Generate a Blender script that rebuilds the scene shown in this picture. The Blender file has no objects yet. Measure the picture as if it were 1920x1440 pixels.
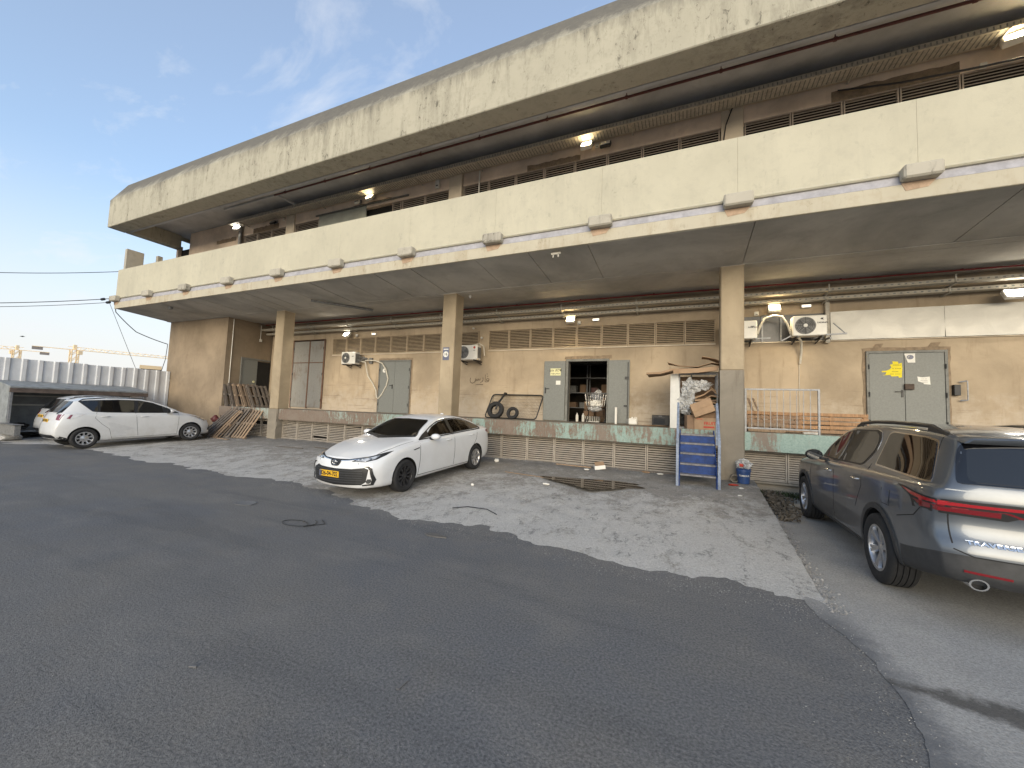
import bpy, bmesh, math, random
import numpy as np
from math import sin, cos, pi, radians, sqrt, atan2
from mathutils import Vector, Matrix, noise as mnoise
from mathutils.bvhtree import BVHTree
random.seed(7)
S = bpy.context.scene
COL = S.collection

# ------------------------------------------------------------------ camera, sky, sun, exposure
cam_d = bpy.data.cameras.new("camera"); cam = bpy.data.objects.new("camera", cam_d); COL.objects.link(cam)
S.camera = cam
YAW, PIT, ROL = radians(23.87), radians(3.78), radians(2.17)
fw = Vector((-sin(YAW)*cos(PIT), cos(YAW)*cos(PIT), sin(PIT)))
r0 = Vector((cos(YAW), sin(YAW), 0)); u0 = r0.cross(fw)
rt = r0*cos(ROL) + u0*sin(ROL); up = -r0*sin(ROL) + u0*cos(ROL)
cam.matrix_world = Matrix(((rt.x, up.x, -fw.x, 0), (rt.y, up.y, -fw.y, 0), (rt.z, up.z, -fw.z, 1.74), (0, 0, 0, 1)))
cam_d.sensor_width = 36.0; cam_d.lens = 735.0/1920*36; cam_d.clip_end = 3000; cam_d.clip_start = 0.05

SUN_AZ, SUN_EL = radians(165), radians(10)      # compass bearing of the low sun (0 = +Y, clockwise), behind the camera
W = bpy.data.worlds.new("World"); S.world = W; W.use_nodes = True
wn = W.node_tree; wn.nodes.clear()
def build_world():
    N = wn.nodes.new; L = wn.links.new
    out = N('ShaderNodeOutputWorld'); bg = N('ShaderNodeBackground'); sky = N('ShaderNodeTexSky')
    sky.sky_type = 'NISHITA'; sky.sun_disc = False
    sky.sun_elevation = SUN_EL; sky.sun_rotation = SUN_AZ
    sky.altitude = 60; sky.air_density = 1.0; sky.dust_density = 1.0; sky.ozone_density = 2.5
    tc = N('ShaderNodeTexCoord'); sep = N('ShaderNodeSeparateXYZ'); L(tc.outputs['Generated'], sep.inputs[0])
    # wispy clouds: direction divided by height gives a flat cloud layer
    mx = N('ShaderNodeMath'); mx.operation = 'MAXIMUM'; mx.inputs[1].default_value = 0.04; L(sep.outputs['Z'], mx.inputs[0])
    ad = N('ShaderNodeMath'); ad.operation = 'ADD'; ad.inputs[1].default_value = 0.12; L(mx.outputs[0], ad.inputs[0])
    dv = N('ShaderNodeVectorMath'); dv.operation = 'DIVIDE'; L(tc.outputs['Generated'], dv.inputs[0])
    cb = N('ShaderNodeCombineXYZ')
    for i in range(3): L(ad.outputs[0], cb.inputs[i])
    L(cb.outputs[0], dv.inputs[1])
    mp = N('ShaderNodeMapping'); mp.inputs['Scale'].default_value = (1.5, 2.9, 0.0); mp.inputs['Rotation'].default_value = (0, 0, radians(35)); mp.inputs['Location'].default_value = (0.6, 3.1, 0)
    L(dv.outputs[0], mp.inputs[0])
    n1 = N('ShaderNodeTexNoise'); n1.inputs['Scale'].default_value = 1.6; n1.inputs['Detail'].default_value = 9; n1.inputs['Roughness'].default_value = 0.58; n1.inputs['Distortion'].default_value = 0.35
    L(mp.outputs[0], n1.inputs[0])
    mr = N('ShaderNodeMapRange'); mr.inputs['From Min'].default_value = 0.535; mr.inputs['From Max'].default_value = 0.78; mr.inputs['To Max'].default_value = 0.7
    L(n1.outputs['Fac'], mr.inputs[0])
    # pale low haze band all round the horizon
    hz = N('ShaderNodeMapRange'); hz.inputs['From Min'].default_value = 0.0; hz.inputs['From Max'].default_value = 0.42; hz.inputs['To Min'].default_value = 0.95; hz.inputs['To Max'].default_value = 0.22; hz.interpolation_type = 'SMOOTHSTEP'
    L(sep.outputs['Z'], hz.inputs[0])
    m0 = N('ShaderNodeMixRGB'); m0.inputs['Color2'].default_value = (2.4, 2.36, 2.36, 1); L(hz.outputs[0], m0.inputs['Fac']); L(sky.outputs[0], m0.inputs['Color1'])
    m1 = N('ShaderNodeMixRGB'); m1.inputs['Color2'].default_value = (2.4, 2.47, 2.6, 1); L(mr.outputs[0], m1.inputs['Fac']); L(m0.outputs[0], m1.inputs['Color1'])
    L(m1.outputs[0], bg.inputs[0]); bg.inputs[1].default_value = 0.15
    L(bg.outputs[0], out.inputs[0])
build_world()
sd = bpy.data.lights.new("sun", 'SUN'); so = bpy.data.objects.new("sun", sd); COL.objects.link(so)
sd.energy = 1.5; sd.angle = radians(50); sd.color = (1.0, 0.87, 0.66)
sdir = Vector((sin(SUN_AZ)*cos(SUN_EL), cos(SUN_AZ)*cos(SUN_EL), sin(SUN_EL)))
so.rotation_euler = sdir.to_track_quat('Z', 'Y').to_euler()
S.view_settings.view_transform = 'Standard'; S.view_settings.look = 'None'; S.view_settings.gamma = 1.0
S.view_settings.use_curve_mapping = False; S.view_settings.exposure = 1.36
S.cycles.max_bounces = 6

# ------------------------------------------------------------------ mesh helpers
class MB:
    def __init__(s): s.v = []; s.f = []; s.m = []
    def add(s, vs, fs, mi=0):
        o = len(s.v); s.v += [tuple(p) for p in vs]; s.f += [tuple(i+o for i in f) for f in fs]; s.m += [mi]*len(fs); return s
    def box(s, x0, x1, y0, y1, z0, z1, mi=0):
        return s.add([(x0,y0,z0),(x1,y0,z0),(x1,y1,z0),(x0,y1,z0),(x0,y0,z1),(x1,y0,z1),(x1,y1,z1),(x0,y1,z1)],
                     [(0,3,2,1),(4,5,6,7),(0,1,5,4),(1,2,6,5),(2,3,7,6),(3,0,4,7)], mi)
    def obox(s, c, sz, R=None, mi=0, taper=1.0):
        R = R or Matrix.Identity(3); c = Vector(c); hx, hy, hz = sz[0]/2, sz[1]/2, sz[2]/2
        vs = [c + R @ Vector((a*hx*(taper if e > 0 else 1), b*hy*(taper if e > 0 else 1), e*hz)) for e in (-1,1) for (a,b) in ((-1,-1),(1,-1),(1,1),(-1,1))]
        return s.add(vs, [(0,3,2,1),(4,5,6,7),(0,1,5,4),(1,2,6,5),(2,3,7,6),(3,0,4,7)], mi)
    def beam(s, a, b, w, h, mi=0, upv=(0,0,1)):
        a, b = Vector(a), Vector(b); d = (b-a); l = d.length; d.normalize(); u = Vector(upv)
        if abs(d.dot(u)) > .98: u = Vector((0,1,0))
        x = d.cross(u).normalized(); z = x.cross(d)
        R = Matrix((x, d, z)).transposed()
        return s.obox((a+b)/2, (w, l, h), R, mi)
    def tube(s, pts, r, n=8, mi=0, closed=False):
        pts = [Vector(p) for p in pts]; k = len(pts); vs = []; prev = None
        for i, p in enumerate(pts):
            if closed: d = (pts[(i+1) % k]-pts[i-1]).normalized()
            else: d = (pts[min(i+1, k-1)]-pts[max(i-1, 0)]).normalized()
            if prev is None:
                a = Vector((0,0,1)) if abs(d.z) < .9 else Vector((1,0,0)); x = d.cross(a).normalized()
            else: x = (prev - d*prev.dot(d)).normalized()
            prev = x; y = d.cross(x); rr = r[i] if isinstance(r, (list, tuple)) else r
            vs += [p + x*(rr*cos(2*pi*j/n)) + y*(rr*sin(2*pi*j/n)) for j in range(n)]
        fs = []
        for i in range(k if closed else k-1):
            a, b = i*n, ((i+1) % k)*n
            for j in range(n): fs.append((a+j, a+(j+1) % n, b+(j+1) % n, b+j))
        if not closed: fs += [tuple(range(n))[::-1], tuple((k-1)*n+j for j in range(n))]
        return s.add(vs, fs, mi)
    def lathe(s, prof, n=24, M=None, mi=0, caps=True):   # prof: (radius, height along z)
        M = M or Matrix.Identity(4); vs = []
        for r, h in prof: vs += [M @ Vector((r*cos(2*pi*j/n), r*sin(2*pi*j/n), h)) for j in range(n)]
        fs = []
        for i in range(len(prof)-1):
            for j in range(n): fs.append((i*n+j, i*n+(j+1) % n, (i+1)*n+(j+1) % n, (i+1)*n+j))
        if caps: fs += [tuple(range(n))[::-1], tuple((len(prof)-1)*n+j for j in range(n))]
        return s.add(vs, fs, mi)
    def prism(s, poly, f0, f1, mi=0):                    # poly of 2D points; f0/f1 map (a,b) to 3D on the two sides
        n = len(poly); vs = [f0(*p) for p in poly]+[f1(*p) for p in poly]
        return s.add(vs, [tuple(range(n))[::-1], tuple(range(n, 2*n))]+[(i, (i+1) % n, n+(i+1) % n, n+i) for i in range(n)], mi)
    def xz(s, poly, y0, y1, mi=0):                       # polygon in X,Z extruded along Y
        return s.prism(poly, lambda a, b: (a, y0, b), lambda a, b: (a, y1, b), mi)
    def yz(s, poly, x0, x1, mi=0):
        return s.prism(poly, lambda a, b: (x0, a, b), lambda a, b: (x1, a, b), mi)
    def xf(s, M, start=0):
        s.v[start:] = [tuple(M @ Vector(p)) for p in s.v[start:]]; return s

def mesh(name, mb, mats, bevel=0, smooth=None, seg=1):
    me = bpy.data.meshes.new(name); me.from_pydata(mb.v, [], mb.f)
    if not isinstance(mats, (list, tuple)): mats = [mats]
    for m in mats: me.materials.append(m)
    if len(mats) > 1: me.polygons.foreach_set('material_index', mb.m)
    bm = bmesh.new(); bm.from_mesh(me)
    bmesh.ops.recalc_face_normals(bm, faces=bm.faces)
    if bevel:
        es = [e for e in bm.edges if len(e.link_faces) == 2 and e.calc_face_angle(0) > .5]
        bmesh.ops.bevel(bm, geom=es, offset=bevel, segments=seg, affect='EDGES', profile=.6, clamp_overlap=True)
    bm.to_mesh(me); bm.free()
    if smooth is not None:
        me.polygons.foreach_set('use_smooth', [True]*len(me.polygons)); me.set_sharp_from_angle(angle=radians(smooth))
    me.update(); return me
def tag(o, label=None, cat=None, group=None, kind=None):
    if label: o['label'] = label
    if cat: o['category'] = cat
    if group: o['group'] = group
    if kind: o['kind'] = kind
    return o
def link(name, data, parent=None, loc=(0,0,0), rot=(0,0,0)):
    o = bpy.data.objects.new(name, data); COL.objects.link(o); o.location = loc; o.rotation_euler = rot
    if parent: o.parent = parent
    return o
def O(name, mb, mats, parent=None, bevel=0, smooth=None, seg=1, **k):
    return tag(link(name, mesh(name, mb, mats, bevel, smooth, seg), parent), **k)
def T(name, label, cat, loc=(0,0,0), rot=(0,0,0), group=None):
    o = bpy.data.objects.new(name, None); COL.objects.link(o); o.location = loc
    o.rotation_euler = rot if isinstance(rot, (tuple, list)) else (0, 0, rot); o.empty_display_size = .2
    return tag(o, label, cat, group)
def copy_tree(o, parent=None):
    c = o.copy(); COL.objects.link(c); c.parent = parent
    for ch in list(o.children): copy_tree(ch, c)
    return c
def RZ(a): return Matrix.Rotation(a, 3, 'Z')
def R3(ax, deg): return Matrix.Rotation(radians(deg), 3, ax)
def text_mb(txt, size, depth=.002, bold=0.0):
    cu = bpy.data.curves.new('t', 'FONT'); cu.body = txt; cu.size = size; cu.align_x = 'CENTER'; cu.align_y = 'CENTER'
    cu.extrude = depth; cu.offset = bold; cu.resolution_u = 3
    o = bpy.data.objects.new('t', cu); COL.objects.link(o)
    me = o.to_mesh(); mb = MB(); mb.add([v.co for v in me.vertices], [tuple(p.vertices) for p in me.polygons])
    o.to_mesh_clear(); bpy.data.objects.remove(o); bpy.data.curves.remove(cu); return mb
FACE_S = Matrix(((1,0,0,0),(0,0,-1,0),(0,1,0,0),(0,0,0,1)))   # text lying in XY -> standing in XZ, facing -Y

# ------------------------------------------------------------------ material helpers
class NT:
    def __init__(s, name):
        s.mat = bpy.data.materials.new(name); s.mat.use_nodes = True; s.t = s.mat.node_tree
        s.b = s.t.nodes['Principled BSDF']
    def n(s, ty, **k):
        nd = s.t.nodes.new(ty)
        for a, v in k.items(): setattr(nd, a, v)
        return nd
    def L(s, a, b): s.t.links.new(a, b)
    def pos(s, world=True, scale=(1,1,1), loc=(0,0,0)):
        if world: o = s.n('ShaderNodeNewGeometry').outputs['Position']
        else: o = s.n('ShaderNodeTexCoord').outputs['Object']
        mp = s.n('ShaderNodeMapping'); mp.inputs['Scale'].default_value = scale; mp.inputs['Location'].default_value = loc
        s.L(o, mp.inputs[0]); return mp.outputs[0]
    def noise(s, vec, sc, det=5, ro=.6, dist=0):
        q = s.n('ShaderNodeTexNoise'); q.inputs['Scale'].default_value = sc; q.inputs['Detail'].default_value = det
        q.inputs['Roughness'].default_value = ro; q.inputs['Distortion'].default_value = dist; s.L(vec, q.inputs['Vector']); return q.outputs['Fac']
    def voro(s, vec, sc, feat='F1'):
        q = s.n('ShaderNodeTexVoronoi', feature=feat); q.inputs['Scale'].default_value = sc; s.L(vec, q.inputs['Vector']); return q.outputs['Distance']
    def rng(s, f, a, b, lo=0, hi=1):
        q = s.n('ShaderNodeMapRange'); q.inputs['From Min'].default_value = a; q.inputs['From Max'].default_value = b
        q.inputs['To Min'].default_value = lo; q.inputs['To Max'].default_value = hi; s.L(f, q.inputs[0]); return q.outputs[0]
    def math(s, op, a, b):
        q = s.n('ShaderNodeMath', operation=op)
        for i, x in enumerate((a, b)):
            if isinstance(x, (int, float)): q.inputs[i].default_value = x
            else: s.L(x, q.inputs[i])
        return q.outputs[0]
    def mix(s, f, a, b, mode='MIX'):
        q = s.n('ShaderNodeMixRGB', blend_type=mode)
        for i, x in zip(('Fac','Color1','Color2'), (f, a, b)):
            if isinstance(x, (int, float)): q.inputs[i].default_value = x
            elif isinstance(x, tuple): q.inputs[i].default_value = (*x, 1)
            else: s.L(x, q.inputs[i])
        return q.outputs[0]
    def z(s): 
        q = s.n('ShaderNodeSeparateXYZ'); s.L(s.n('ShaderNodeNewGeometry').outputs['Position'], q.inputs[0]); return q.outputs
    def bump(s, h, st=.3, d=.01):
        q = s.n('ShaderNodeBump'); q.inputs['Strength'].default_value = st; q.inputs['Distance'].default_value = d
        s.L(h, q.inputs['Height']); s.L(q.outputs[0], s.b.inputs['Normal'])
    def col(s, c):
        if isinstance(c, tuple): s.b.inputs['Base Color'].default_value = (*c, 1)
        else: s.L(c, s.b.inputs['Base Color'])
    def set(s, **k):
        nm = dict(rough='Roughness', metal='Metallic', spec='Specular IOR Level', coat='Coat Weight', coatr='Coat Roughness', trans='Transmission Weight', ior='IOR', alpha='Alpha', es='Emission Strength')
        for a, v in k.items():
            if a == 'ec': s.b.inputs['Emission Color'].default_value = (*v, 1)
            elif isinstance(v, (int, float)): s.b.inputs[nm[a]].default_value = v
            else: s.L(v, s.b.inputs[nm[a]])
        return s
def simple(name, c, rough=.6, var=.15, sc=6, bump=.0, world=False, dirt=None, **k):
    m = NT(name); p = m.pos(world); f = m.noise(p, sc, 6, .65)
    d = tuple(x*(1-var*1.6) for x in c); h = tuple(min(1, x*(1+var)) for x in c)
    col = m.mix(m.rng(f, .3, .7), d, h)
    if dirt:
        dc, amt, ds = dirt; g = m.noise(m.pos(world, loc=(3,7,1)), ds, 7, .7)
        col = m.mix(m.rng(g, .62-amt*.3, .8-amt*.3), col, dc)
    m.col(col); m.set(rough=rough, **k)
    if bump: m.bump(m.noise(p, sc*6, 4), bump, .004)
    return m.mat
# ------------------------------------------------------------------ materials
def m_asphalt():
    m = NT('asphalt'); p = m.pos()
    big = m.noise(p, .35, 5, .6, .4); mid = m.noise(m.pos(loc=(5,2,0)), 1.6, 6, .65); fine = m.noise(p, 55, 3, .7); sp = m.voro(p, 90)
    c = m.mix(m.rng(big, .42, .62), (.145,.151,.165), (.185,.179,.171))
    c = m.mix(m.rng(mid, .5, .75, 0, .7), c, (.205,.19,.17))
    c = m.mix(m.rng(m.noise(m.pos(scale=(.5,1.3,1), loc=(9,4,0)), .6, 5, .6, .6), .56, .72, 0, .45), c, (.085,.092,.106))
    dust = m.noise(m.pos(scale=(1,1.6,1), loc=(4,8,2)), .9, 8, .68, .5); c = m.mix(m.rng(dust, .50, .70, 0, .55), c, (.275,.262,.24))
    yy = m.z(); c = m.mix(m.math('MULTIPLY', m.rng(yy['Y'], 3.6, 5.4, 0, .5), m.rng(mid, .42, .62)), c, (.26,.25,.235))
    tr = m.noise(m.pos(scale=(.22,1.8,1), loc=(1,6,5)), 1.1, 6, .6, .4); c = m.mix(m.rng(tr, .54, .66, 0, .4), c, (.075,.08,.09))
    c = m.mix(m.rng(fine, .34, .68), m.mix(.55, c, (.03,.031,.034)), m.mix(.34, c, (.30,.295,.28)))
    c = m.mix(m.rng(sp, .10, .04, 0, .30), c, (.30,.29,.27))
    m.col(c); m.set(rough=m.rng(mid, .3, .7, .72, .92), spec=.35)
    m.bump(m.math('ADD', fine, m.math('MULTIPLY', m.noise(p, 130, 2), .8)), .55, .012); return m.mat
def m_concrete_apron():
    m = NT('apron concrete'); p = m.pos()
    big = m.noise(p, .5, 6, .62, .3); mid = m.noise(m.pos(loc=(2,5,0)), 2.6, 8, .7, .5); fine = m.noise(p, 45, 4, .75)
    c = m.mix(m.rng(big, .35, .65), (.30,.275,.24), (.385,.36,.322))
    c = m.mix(m.rng(mid, .54, .68, 0, .75), c, (.155,.146,.135))
    # chalky scraped patches, thickest where the ramp meets the asphalt
    xyz = m.z(); zone = m.math('MULTIPLY', m.rng(xyz['Y'], 8.9, 6.2), m.math('MAXIMUM', m.rng(xyz['X'], -5.6, -3.6), m.rng(xyz['X'], -6.8, -8.2, 0, .8)))
    ch = m.math('ADD', m.math('MULTIPLY', m.noise(m.pos(scale=(1,.75,1)), 2.2, 10, .78, .25), .62), m.math('MULTIPLY', m.noise(m.pos(scale=(1,1,1), loc=(3,3,3)), 14, 8, .8, .3), .38))
    k = m.math('ADD', ch, m.math('MULTIPLY', zone, .12))
    c = m.mix(m.rng(k, .50, .585, 0, .85), c, (.72,.705,.67))
    s2 = m.math('ADD', m.math('MULTIPLY', m.noise(m.pos(scale=(1.5,.6,1), loc=(7,1,3)), 3.2, 10, .78, .35), .65), m.math('MULTIPLY', m.noise(m.pos(loc=(1,1,8)), 17, 6, .8), .35))
    c = m.mix(m.rng(s2, .535, .59, 0, .7), c, (.12,.118,.115))
    # oily dark wheel area along the dock
    c = m.mix(m.math('MULTIPLY', m.rng(xyz['Y'], 8.4, 10.8, 0, .6), m.rng(mid, .25, .6, .55, 1)), c, (.10,.092,.082))
    c = m.mix(m.rng(fine, .25, .8), m.mix(.5, c, (.05,.047,.043)), m.mix(.25, c, (.78,.76,.73)))
    m.col(c); m.set(rough=.93, spec=.25)
    m.bump(m.math('ADD', m.math('MULTIPLY', ch, 1.6), m.math('ADD', m.math('MULTIPLY', s2, 1.2), m.math('MULTIPLY', fine, .5))), .75, .035); return m.mat
def m_lane():
    m = NT('worn lane'); p = m.pos(); f = m.noise(p, 60, 4, .75); mid = m.noise(p, 1.4, 6, .65); sp = m.voro(p, 110)
    c = m.mix(m.rng(mid, .3, .7), (.38,.375,.36), (.52,.51,.485))
    c = m.mix(m.rng(f, .3, .75), m.mix(.55, c, (.04,.038,.036)), m.mix(.25, c, (.5,.48,.45)))
    c = m.mix(m.rng(sp, .10, .03, 0, .5), c, (.48,.46,.44))
    q = m.z(); X, Y = q['X'], q['Y']; nz = m.noise(p, 5, 6, .7)
    yb = m.math('SUBTRACT', Y, 3.5); edge = m.math('ADD', m.math('SUBTRACT', X, m.math('SUBTRACT', 1.24, m.math('MULTIPLY', .035, m.math('MULTIPLY', yb, yb)))), m.math('MULTIPLY', m.math('SUBTRACT', nz, .5), .45))
    c = m.mix(m.math('MULTIPLY', m.rng(edge, .26, .02, 0, .85), m.rng(Y, 4.9, 4.3)), c, (.125,.128,.135))
    d = m.math('ABSOLUTE', m.math('SUBTRACT', Y, m.math('ADD', 3.57, m.math('MULTIPLY', m.math('SUBTRACT', m.noise(p, 1.6, 3, .5), .5), .5))), 0)
    st = m.math('ADD', m.math('SUBTRACT', d, m.rng(X, 1.2, 1.9, .0, .09)), m.math('MULTIPLY', m.math('SUBTRACT', m.noise(p, 11, 6, .75), .5), .22))
    c = m.mix(m.math('MULTIPLY', m.rng(st, .07, -.02, 0, .85), m.rng(sp, .06, .14, .35, 1)), c, (.075,.07,.064))
    m.col(c); m.set(rough=.95, spec=.25); m.bump(f, .5, .01); return m.mat
def m_wet(name, c, rough):
    m = NT(name); m.col(m.mix(m.rng(m.noise(m.pos(), 40, 4, .7), .3, .7), c, tuple(x*1.6 for x in c))); m.set(rough=rough, spec=.6); return m.mat
def m_wall(name, base, bottom=True, seed=0., dirt=.5):
    m = NT(name); p = m.pos(loc=(seed,0,seed)); a = m.noise(p, .55, 6, .6, .4); b = m.noise(p, 3.0, 8, .7); f = m.noise(p, 40, 4, .7)
    st = m.noise(m.pos(scale=(2.2,2.2,.22), loc=(seed,1,0)), 2.2, 7, .68, .3)
    d = tuple(x*.72 for x in base); l = tuple(min(1, x*1.14) for x in base)
    c = m.mix(m.rng(a, .36, .64), d, l)
    c = m.mix(m.rng(b, .55, .75, 0, .45), c, tuple(x*y for x, y in zip(base, (.62,.58,.55))))
    c = m.mix(m.rng(st, .56, .76, 0, dirt), c, tuple(x*y for x, y in zip(base, (.52,.47,.43))))
    if bottom:   # rubbed pale band and scuffs at trolley height
        zz = m.z()['Z']; g = m.math('ADD', m.rng(zz, 3.1, 1.3, 0, .46), m.math('MULTIPLY', b, .9))
        c = m.mix(m.rng(g, .62, .84, 0, .8), c, (.50,.43,.345))
        sc = m.noise(m.pos(scale=(.35,.35,9), loc=(seed+4,2,1)), 1.6, 6, .7, .2)
        k = m.math('MULTIPLY', m.rng(sc, .585, .635), m.rng(zz, 2.75, 2.55)); c = m.mix(m.math('MULTIPLY', k, .5), c, (.17,.13,.10))
    c = m.mix(m.rng(f, .3, .8, 0, .22), c, l)
    m.col(c); m.set(rough=.93, spec=.2); m.bump(m.math('ADD', f, m.math('MULTIPLY', b, .7)), .35, .008); return m.mat
def m_paint_concrete(name, base, stain, zt=None, streak=.6, seed=0., speck=.9):
    m = NT(name); p = m.pos(loc=(seed,0,0)); a = m.noise(p, .7, 6, .6); b = m.noise(p, 5, 8, .72); f = m.noise(p, 50, 3, .7)
    c = m.mix(m.rng(a, .35, .65), tuple(x*.93 for x in base), tuple(min(1, x*1.05) for x in base))
    bay = m.noise(m.pos(scale=(1,0,.4), loc=(seed,0,2)), .33, 4, .6, .5)
    st = m.math('ADD', m.noise(m.pos(scale=(2.1,2.1,.34), loc=(seed+2,0,0)), 1.7, 9, .75, .35), m.rng(bay, .3, .7, -.11, .09))
    sp = m.noise(m.pos(scale=(1,1,.55), loc=(seed+1,0,5)), 9, 8, .75, .8)
    c = m.mix(m.rng(st, .48, .68, 0, streak), c, stain)
    c = m.mix(m.math('MULTIPLY', m.rng(sp, .56, .63, 0, speck), m.rng(st, .42, .58)), c, tuple(x*.45 for x in stain))
    if zt:       # black weathering running down from the top edge
        zz = m.z()['Z']; k = m.math('ADD', m.rng(zz, zt[0], zt[1], -.28, .62), m.math('MULTIPLY', m.noise(m.pos(scale=(1.7,1.7,.42)), 1.9, 9, .76, .4), 1.0))
        k = m.math('ADD', k, m.rng(bay, .3, .7, -.16, .12)); c = m.mix(m.rng(k, .45, .86, 0, .88), c, (.115,.108,.097))
    c = m.mix(m.rng(b, .5, .72, 0, .42), c, stain)
    m.col(c); m.set(rough=.9, spec=.22); m.bump(m.math('ADD', f, m.math('MULTIPLY', b, 1.2)), .25, .01); return m.mat
def m_rusty(name, paint, rust=(.16,.075,.04), lo=.46, hi=.56, streak=True, rough=.75):
    m = NT(name); a = m.noise(m.pos(), 1.3, 8, .68, .4); b = m.noise(m.pos(scale=(5,5,.7) if streak else (2,2,2)), 2.2, 8, .72)
    f = m.noise(m.pos(), 26, 5, .7); k = m.math('ADD', m.math('MULTIPLY', a, .55), m.math('ADD', m.math('MULTIPLY', b, .35), m.math('MULTIPLY', f, .12)))
    rc = m.mix(m.rng(f, .3, .7), tuple(x*.6 for x in rust), tuple(x*1.35 for x in rust)); rc = m.mix(m.rng(a, .4, .6, 0, .6), rc, (.20,.155,.125))
    pc = m.mix(m.rng(f, .3, .8), tuple(x*.8 for x in paint), tuple(min(1, x*1.12) for x in paint))
    m.col(m.mix(m.rng(k, lo, hi), pc, rc)); m.set(rough=rough, spec=.35); m.bump(k, .3, .006); return m.mat
def m_beam():
    m = NT('rusty mint beam'); f = m.noise(m.pos(), 26, 6, .75); a = m.noise(m.pos(), .8, 7, .7, .5); b = m.noise(m.pos(scale=(5,5,.9)), 2.4, 8, .75)
    x = m.z()['X']; k = m.math('ADD', m.math('MULTIPLY', a, .62), m.math('ADD', m.math('MULTIPLY', b, .34), m.math('MULTIPLY', f, .22)))
    k = m.math('ADD', m.math('ADD', k, m.rng(x, -3.6, -1.2, .0, -.05)), m.rng(x, .9, 1.4, .0, -.04))
    rc = m.mix(m.rng(f, .3, .7), (.105,.062,.042), (.22,.155,.115)); rc = m.mix(m.rng(a, .42, .6, 0, .65), rc, (.235,.205,.17))
    pc = m.mix(m.rng(f, .35, .7), (.21,.29,.255), (.34,.43,.385)); pc = m.mix(m.rng(x, -9, -13, 0, .55), pc, (.33,.33,.295))
    m.col(m.mix(m.rng(k, .525, .585), pc, rc)); m.set(rough=.78, spec=.3); m.bump(k, .4, .006); return m.mat
def m_slat(name, c, lo=.6):
    m = NT(name); oi = m.n('ShaderNodeObjectInfo'); f = m.noise(m.pos(scale=(1,1,3)), 5, 7, .7)
    v = m.mix(m.rng(f, .3, .7), tuple(x*.72 for x in c), tuple(x*1.12 for x in c))
    v = m.mix(m.rng(oi.outputs['Random'], 0, 1, 0, .22), v, tuple(x*.55 for x in c)); v = m.mix(m.rng(f, .62, .78, 0, .6), v, (.13,.085,.055))
    m.col(v); m.set(rough=.62, spec=.4); return m.mat
def m_wood(name, c, world=False):
    m = NT(name); oi = m.n('ShaderNodeObjectInfo')
    tc = m.n('ShaderNodeTexCoord'); ad = m.n('ShaderNodeVectorMath', operation='ADD'); m.L(tc.outputs['Object'], ad.inputs[0])
    cb = m.n('ShaderNodeCombineXYZ'); rr = m.math('MULTIPLY', oi.outputs['Random'], 40)
    for i in range(3): m.L(rr, cb.inputs[i])
    m.L(cb.outputs[0], ad.inputs[1]); mp = m.n('ShaderNodeMapping'); mp.inputs['Scale'].default_value = (9, 9, 1.2); m.L(ad.outputs[0], mp.inputs[0])
    f = m.noise(mp.outputs[0], 3.5, 6, .65, .6); v = m.mix(m.rng(f, .3, .7), tuple(x*.55 for x in c), tuple(min(1, x*1.2) for x in c))
    v = m.mix(m.rng(oi.outputs['Random'], 0, 1, 0, .55), v, (.13,.115,.10)); m.col(v); m.set(rough=.85); m.bump(f, .3, .004); return m.mat
def m_film():
    m = NT('plastic film'); f = m.noise(m.pos(False), 9, 6, .7, 1.5); m.col(m.mix(m.rng(f, .3, .7), (.36,.36,.35), (.66,.66,.65)))
    m.set(rough=.30, spec=.5, alpha=m.rng(f, .35, .65, .35, .9)); m.bump(f, .5, .02); return m.mat
def m_lit(name, c, e):
    m = NT(name); m.col(c); m.set(ec=c, es=e, rough=.3); return m.mat
def m_paint(name, c, metal=0., rough=.32, dust=(.45,.42,.38), amt=.10):
    m = NT(name); f = m.noise(m.pos(False), 2.2, 7, .7, .3); zz = m.n('ShaderNodeSeparateXYZ'); m.L(m.n('ShaderNodeTexCoord').outputs['Object'], zz.inputs[0])
    k = m.math('MULTIPLY', m.rng(f, .4, .8, .2, 1), m.rng(zz.outputs['Z'], .95, .15, amt, amt*5.0))
    m.col(m.mix(k, c, dust)); m.set(rough=m.rng(f, .35, .75, rough, rough+.14), metal=metal, coat=.9, coatr=.06, spec=.5); return m.mat
def m_glass(name, c=(.012,.013,.014)):
    m = NT(name); m.col(c); m.set(rough=.03, spec=.75, coat=.3, coatr=.02); return m.mat

asphalt_m = m_asphalt(); apron_m = m_concrete_apron(); lane_m = m_lane()
wet_m = m_wet('wet stain', (.085,.082,.078), .6); puddle_m = m_wet('puddle water', (.018,.013,.010), .04)
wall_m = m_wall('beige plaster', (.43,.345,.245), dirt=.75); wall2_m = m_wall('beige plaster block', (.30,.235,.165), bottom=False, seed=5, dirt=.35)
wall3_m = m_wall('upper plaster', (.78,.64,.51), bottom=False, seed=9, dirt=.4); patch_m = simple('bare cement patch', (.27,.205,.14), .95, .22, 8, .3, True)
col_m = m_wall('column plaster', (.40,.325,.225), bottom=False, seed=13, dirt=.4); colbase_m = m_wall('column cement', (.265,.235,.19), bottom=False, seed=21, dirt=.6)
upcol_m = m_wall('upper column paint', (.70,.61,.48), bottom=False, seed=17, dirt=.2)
parapet_m = m_paint_concrete('cream paint', (.52,.485,.375), (.40,.375,.30), None, .30, 0., .25)
band_m = m_paint_concrete('cream band', (.51,.465,.36), (.40,.33,.23), None, .75, 4., .5)
fascia_m = m_paint_concrete('weathered cream fascia', (.455,.425,.335), (.25,.23,.18), (9.9, 11.3), .65, 8.)
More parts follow.
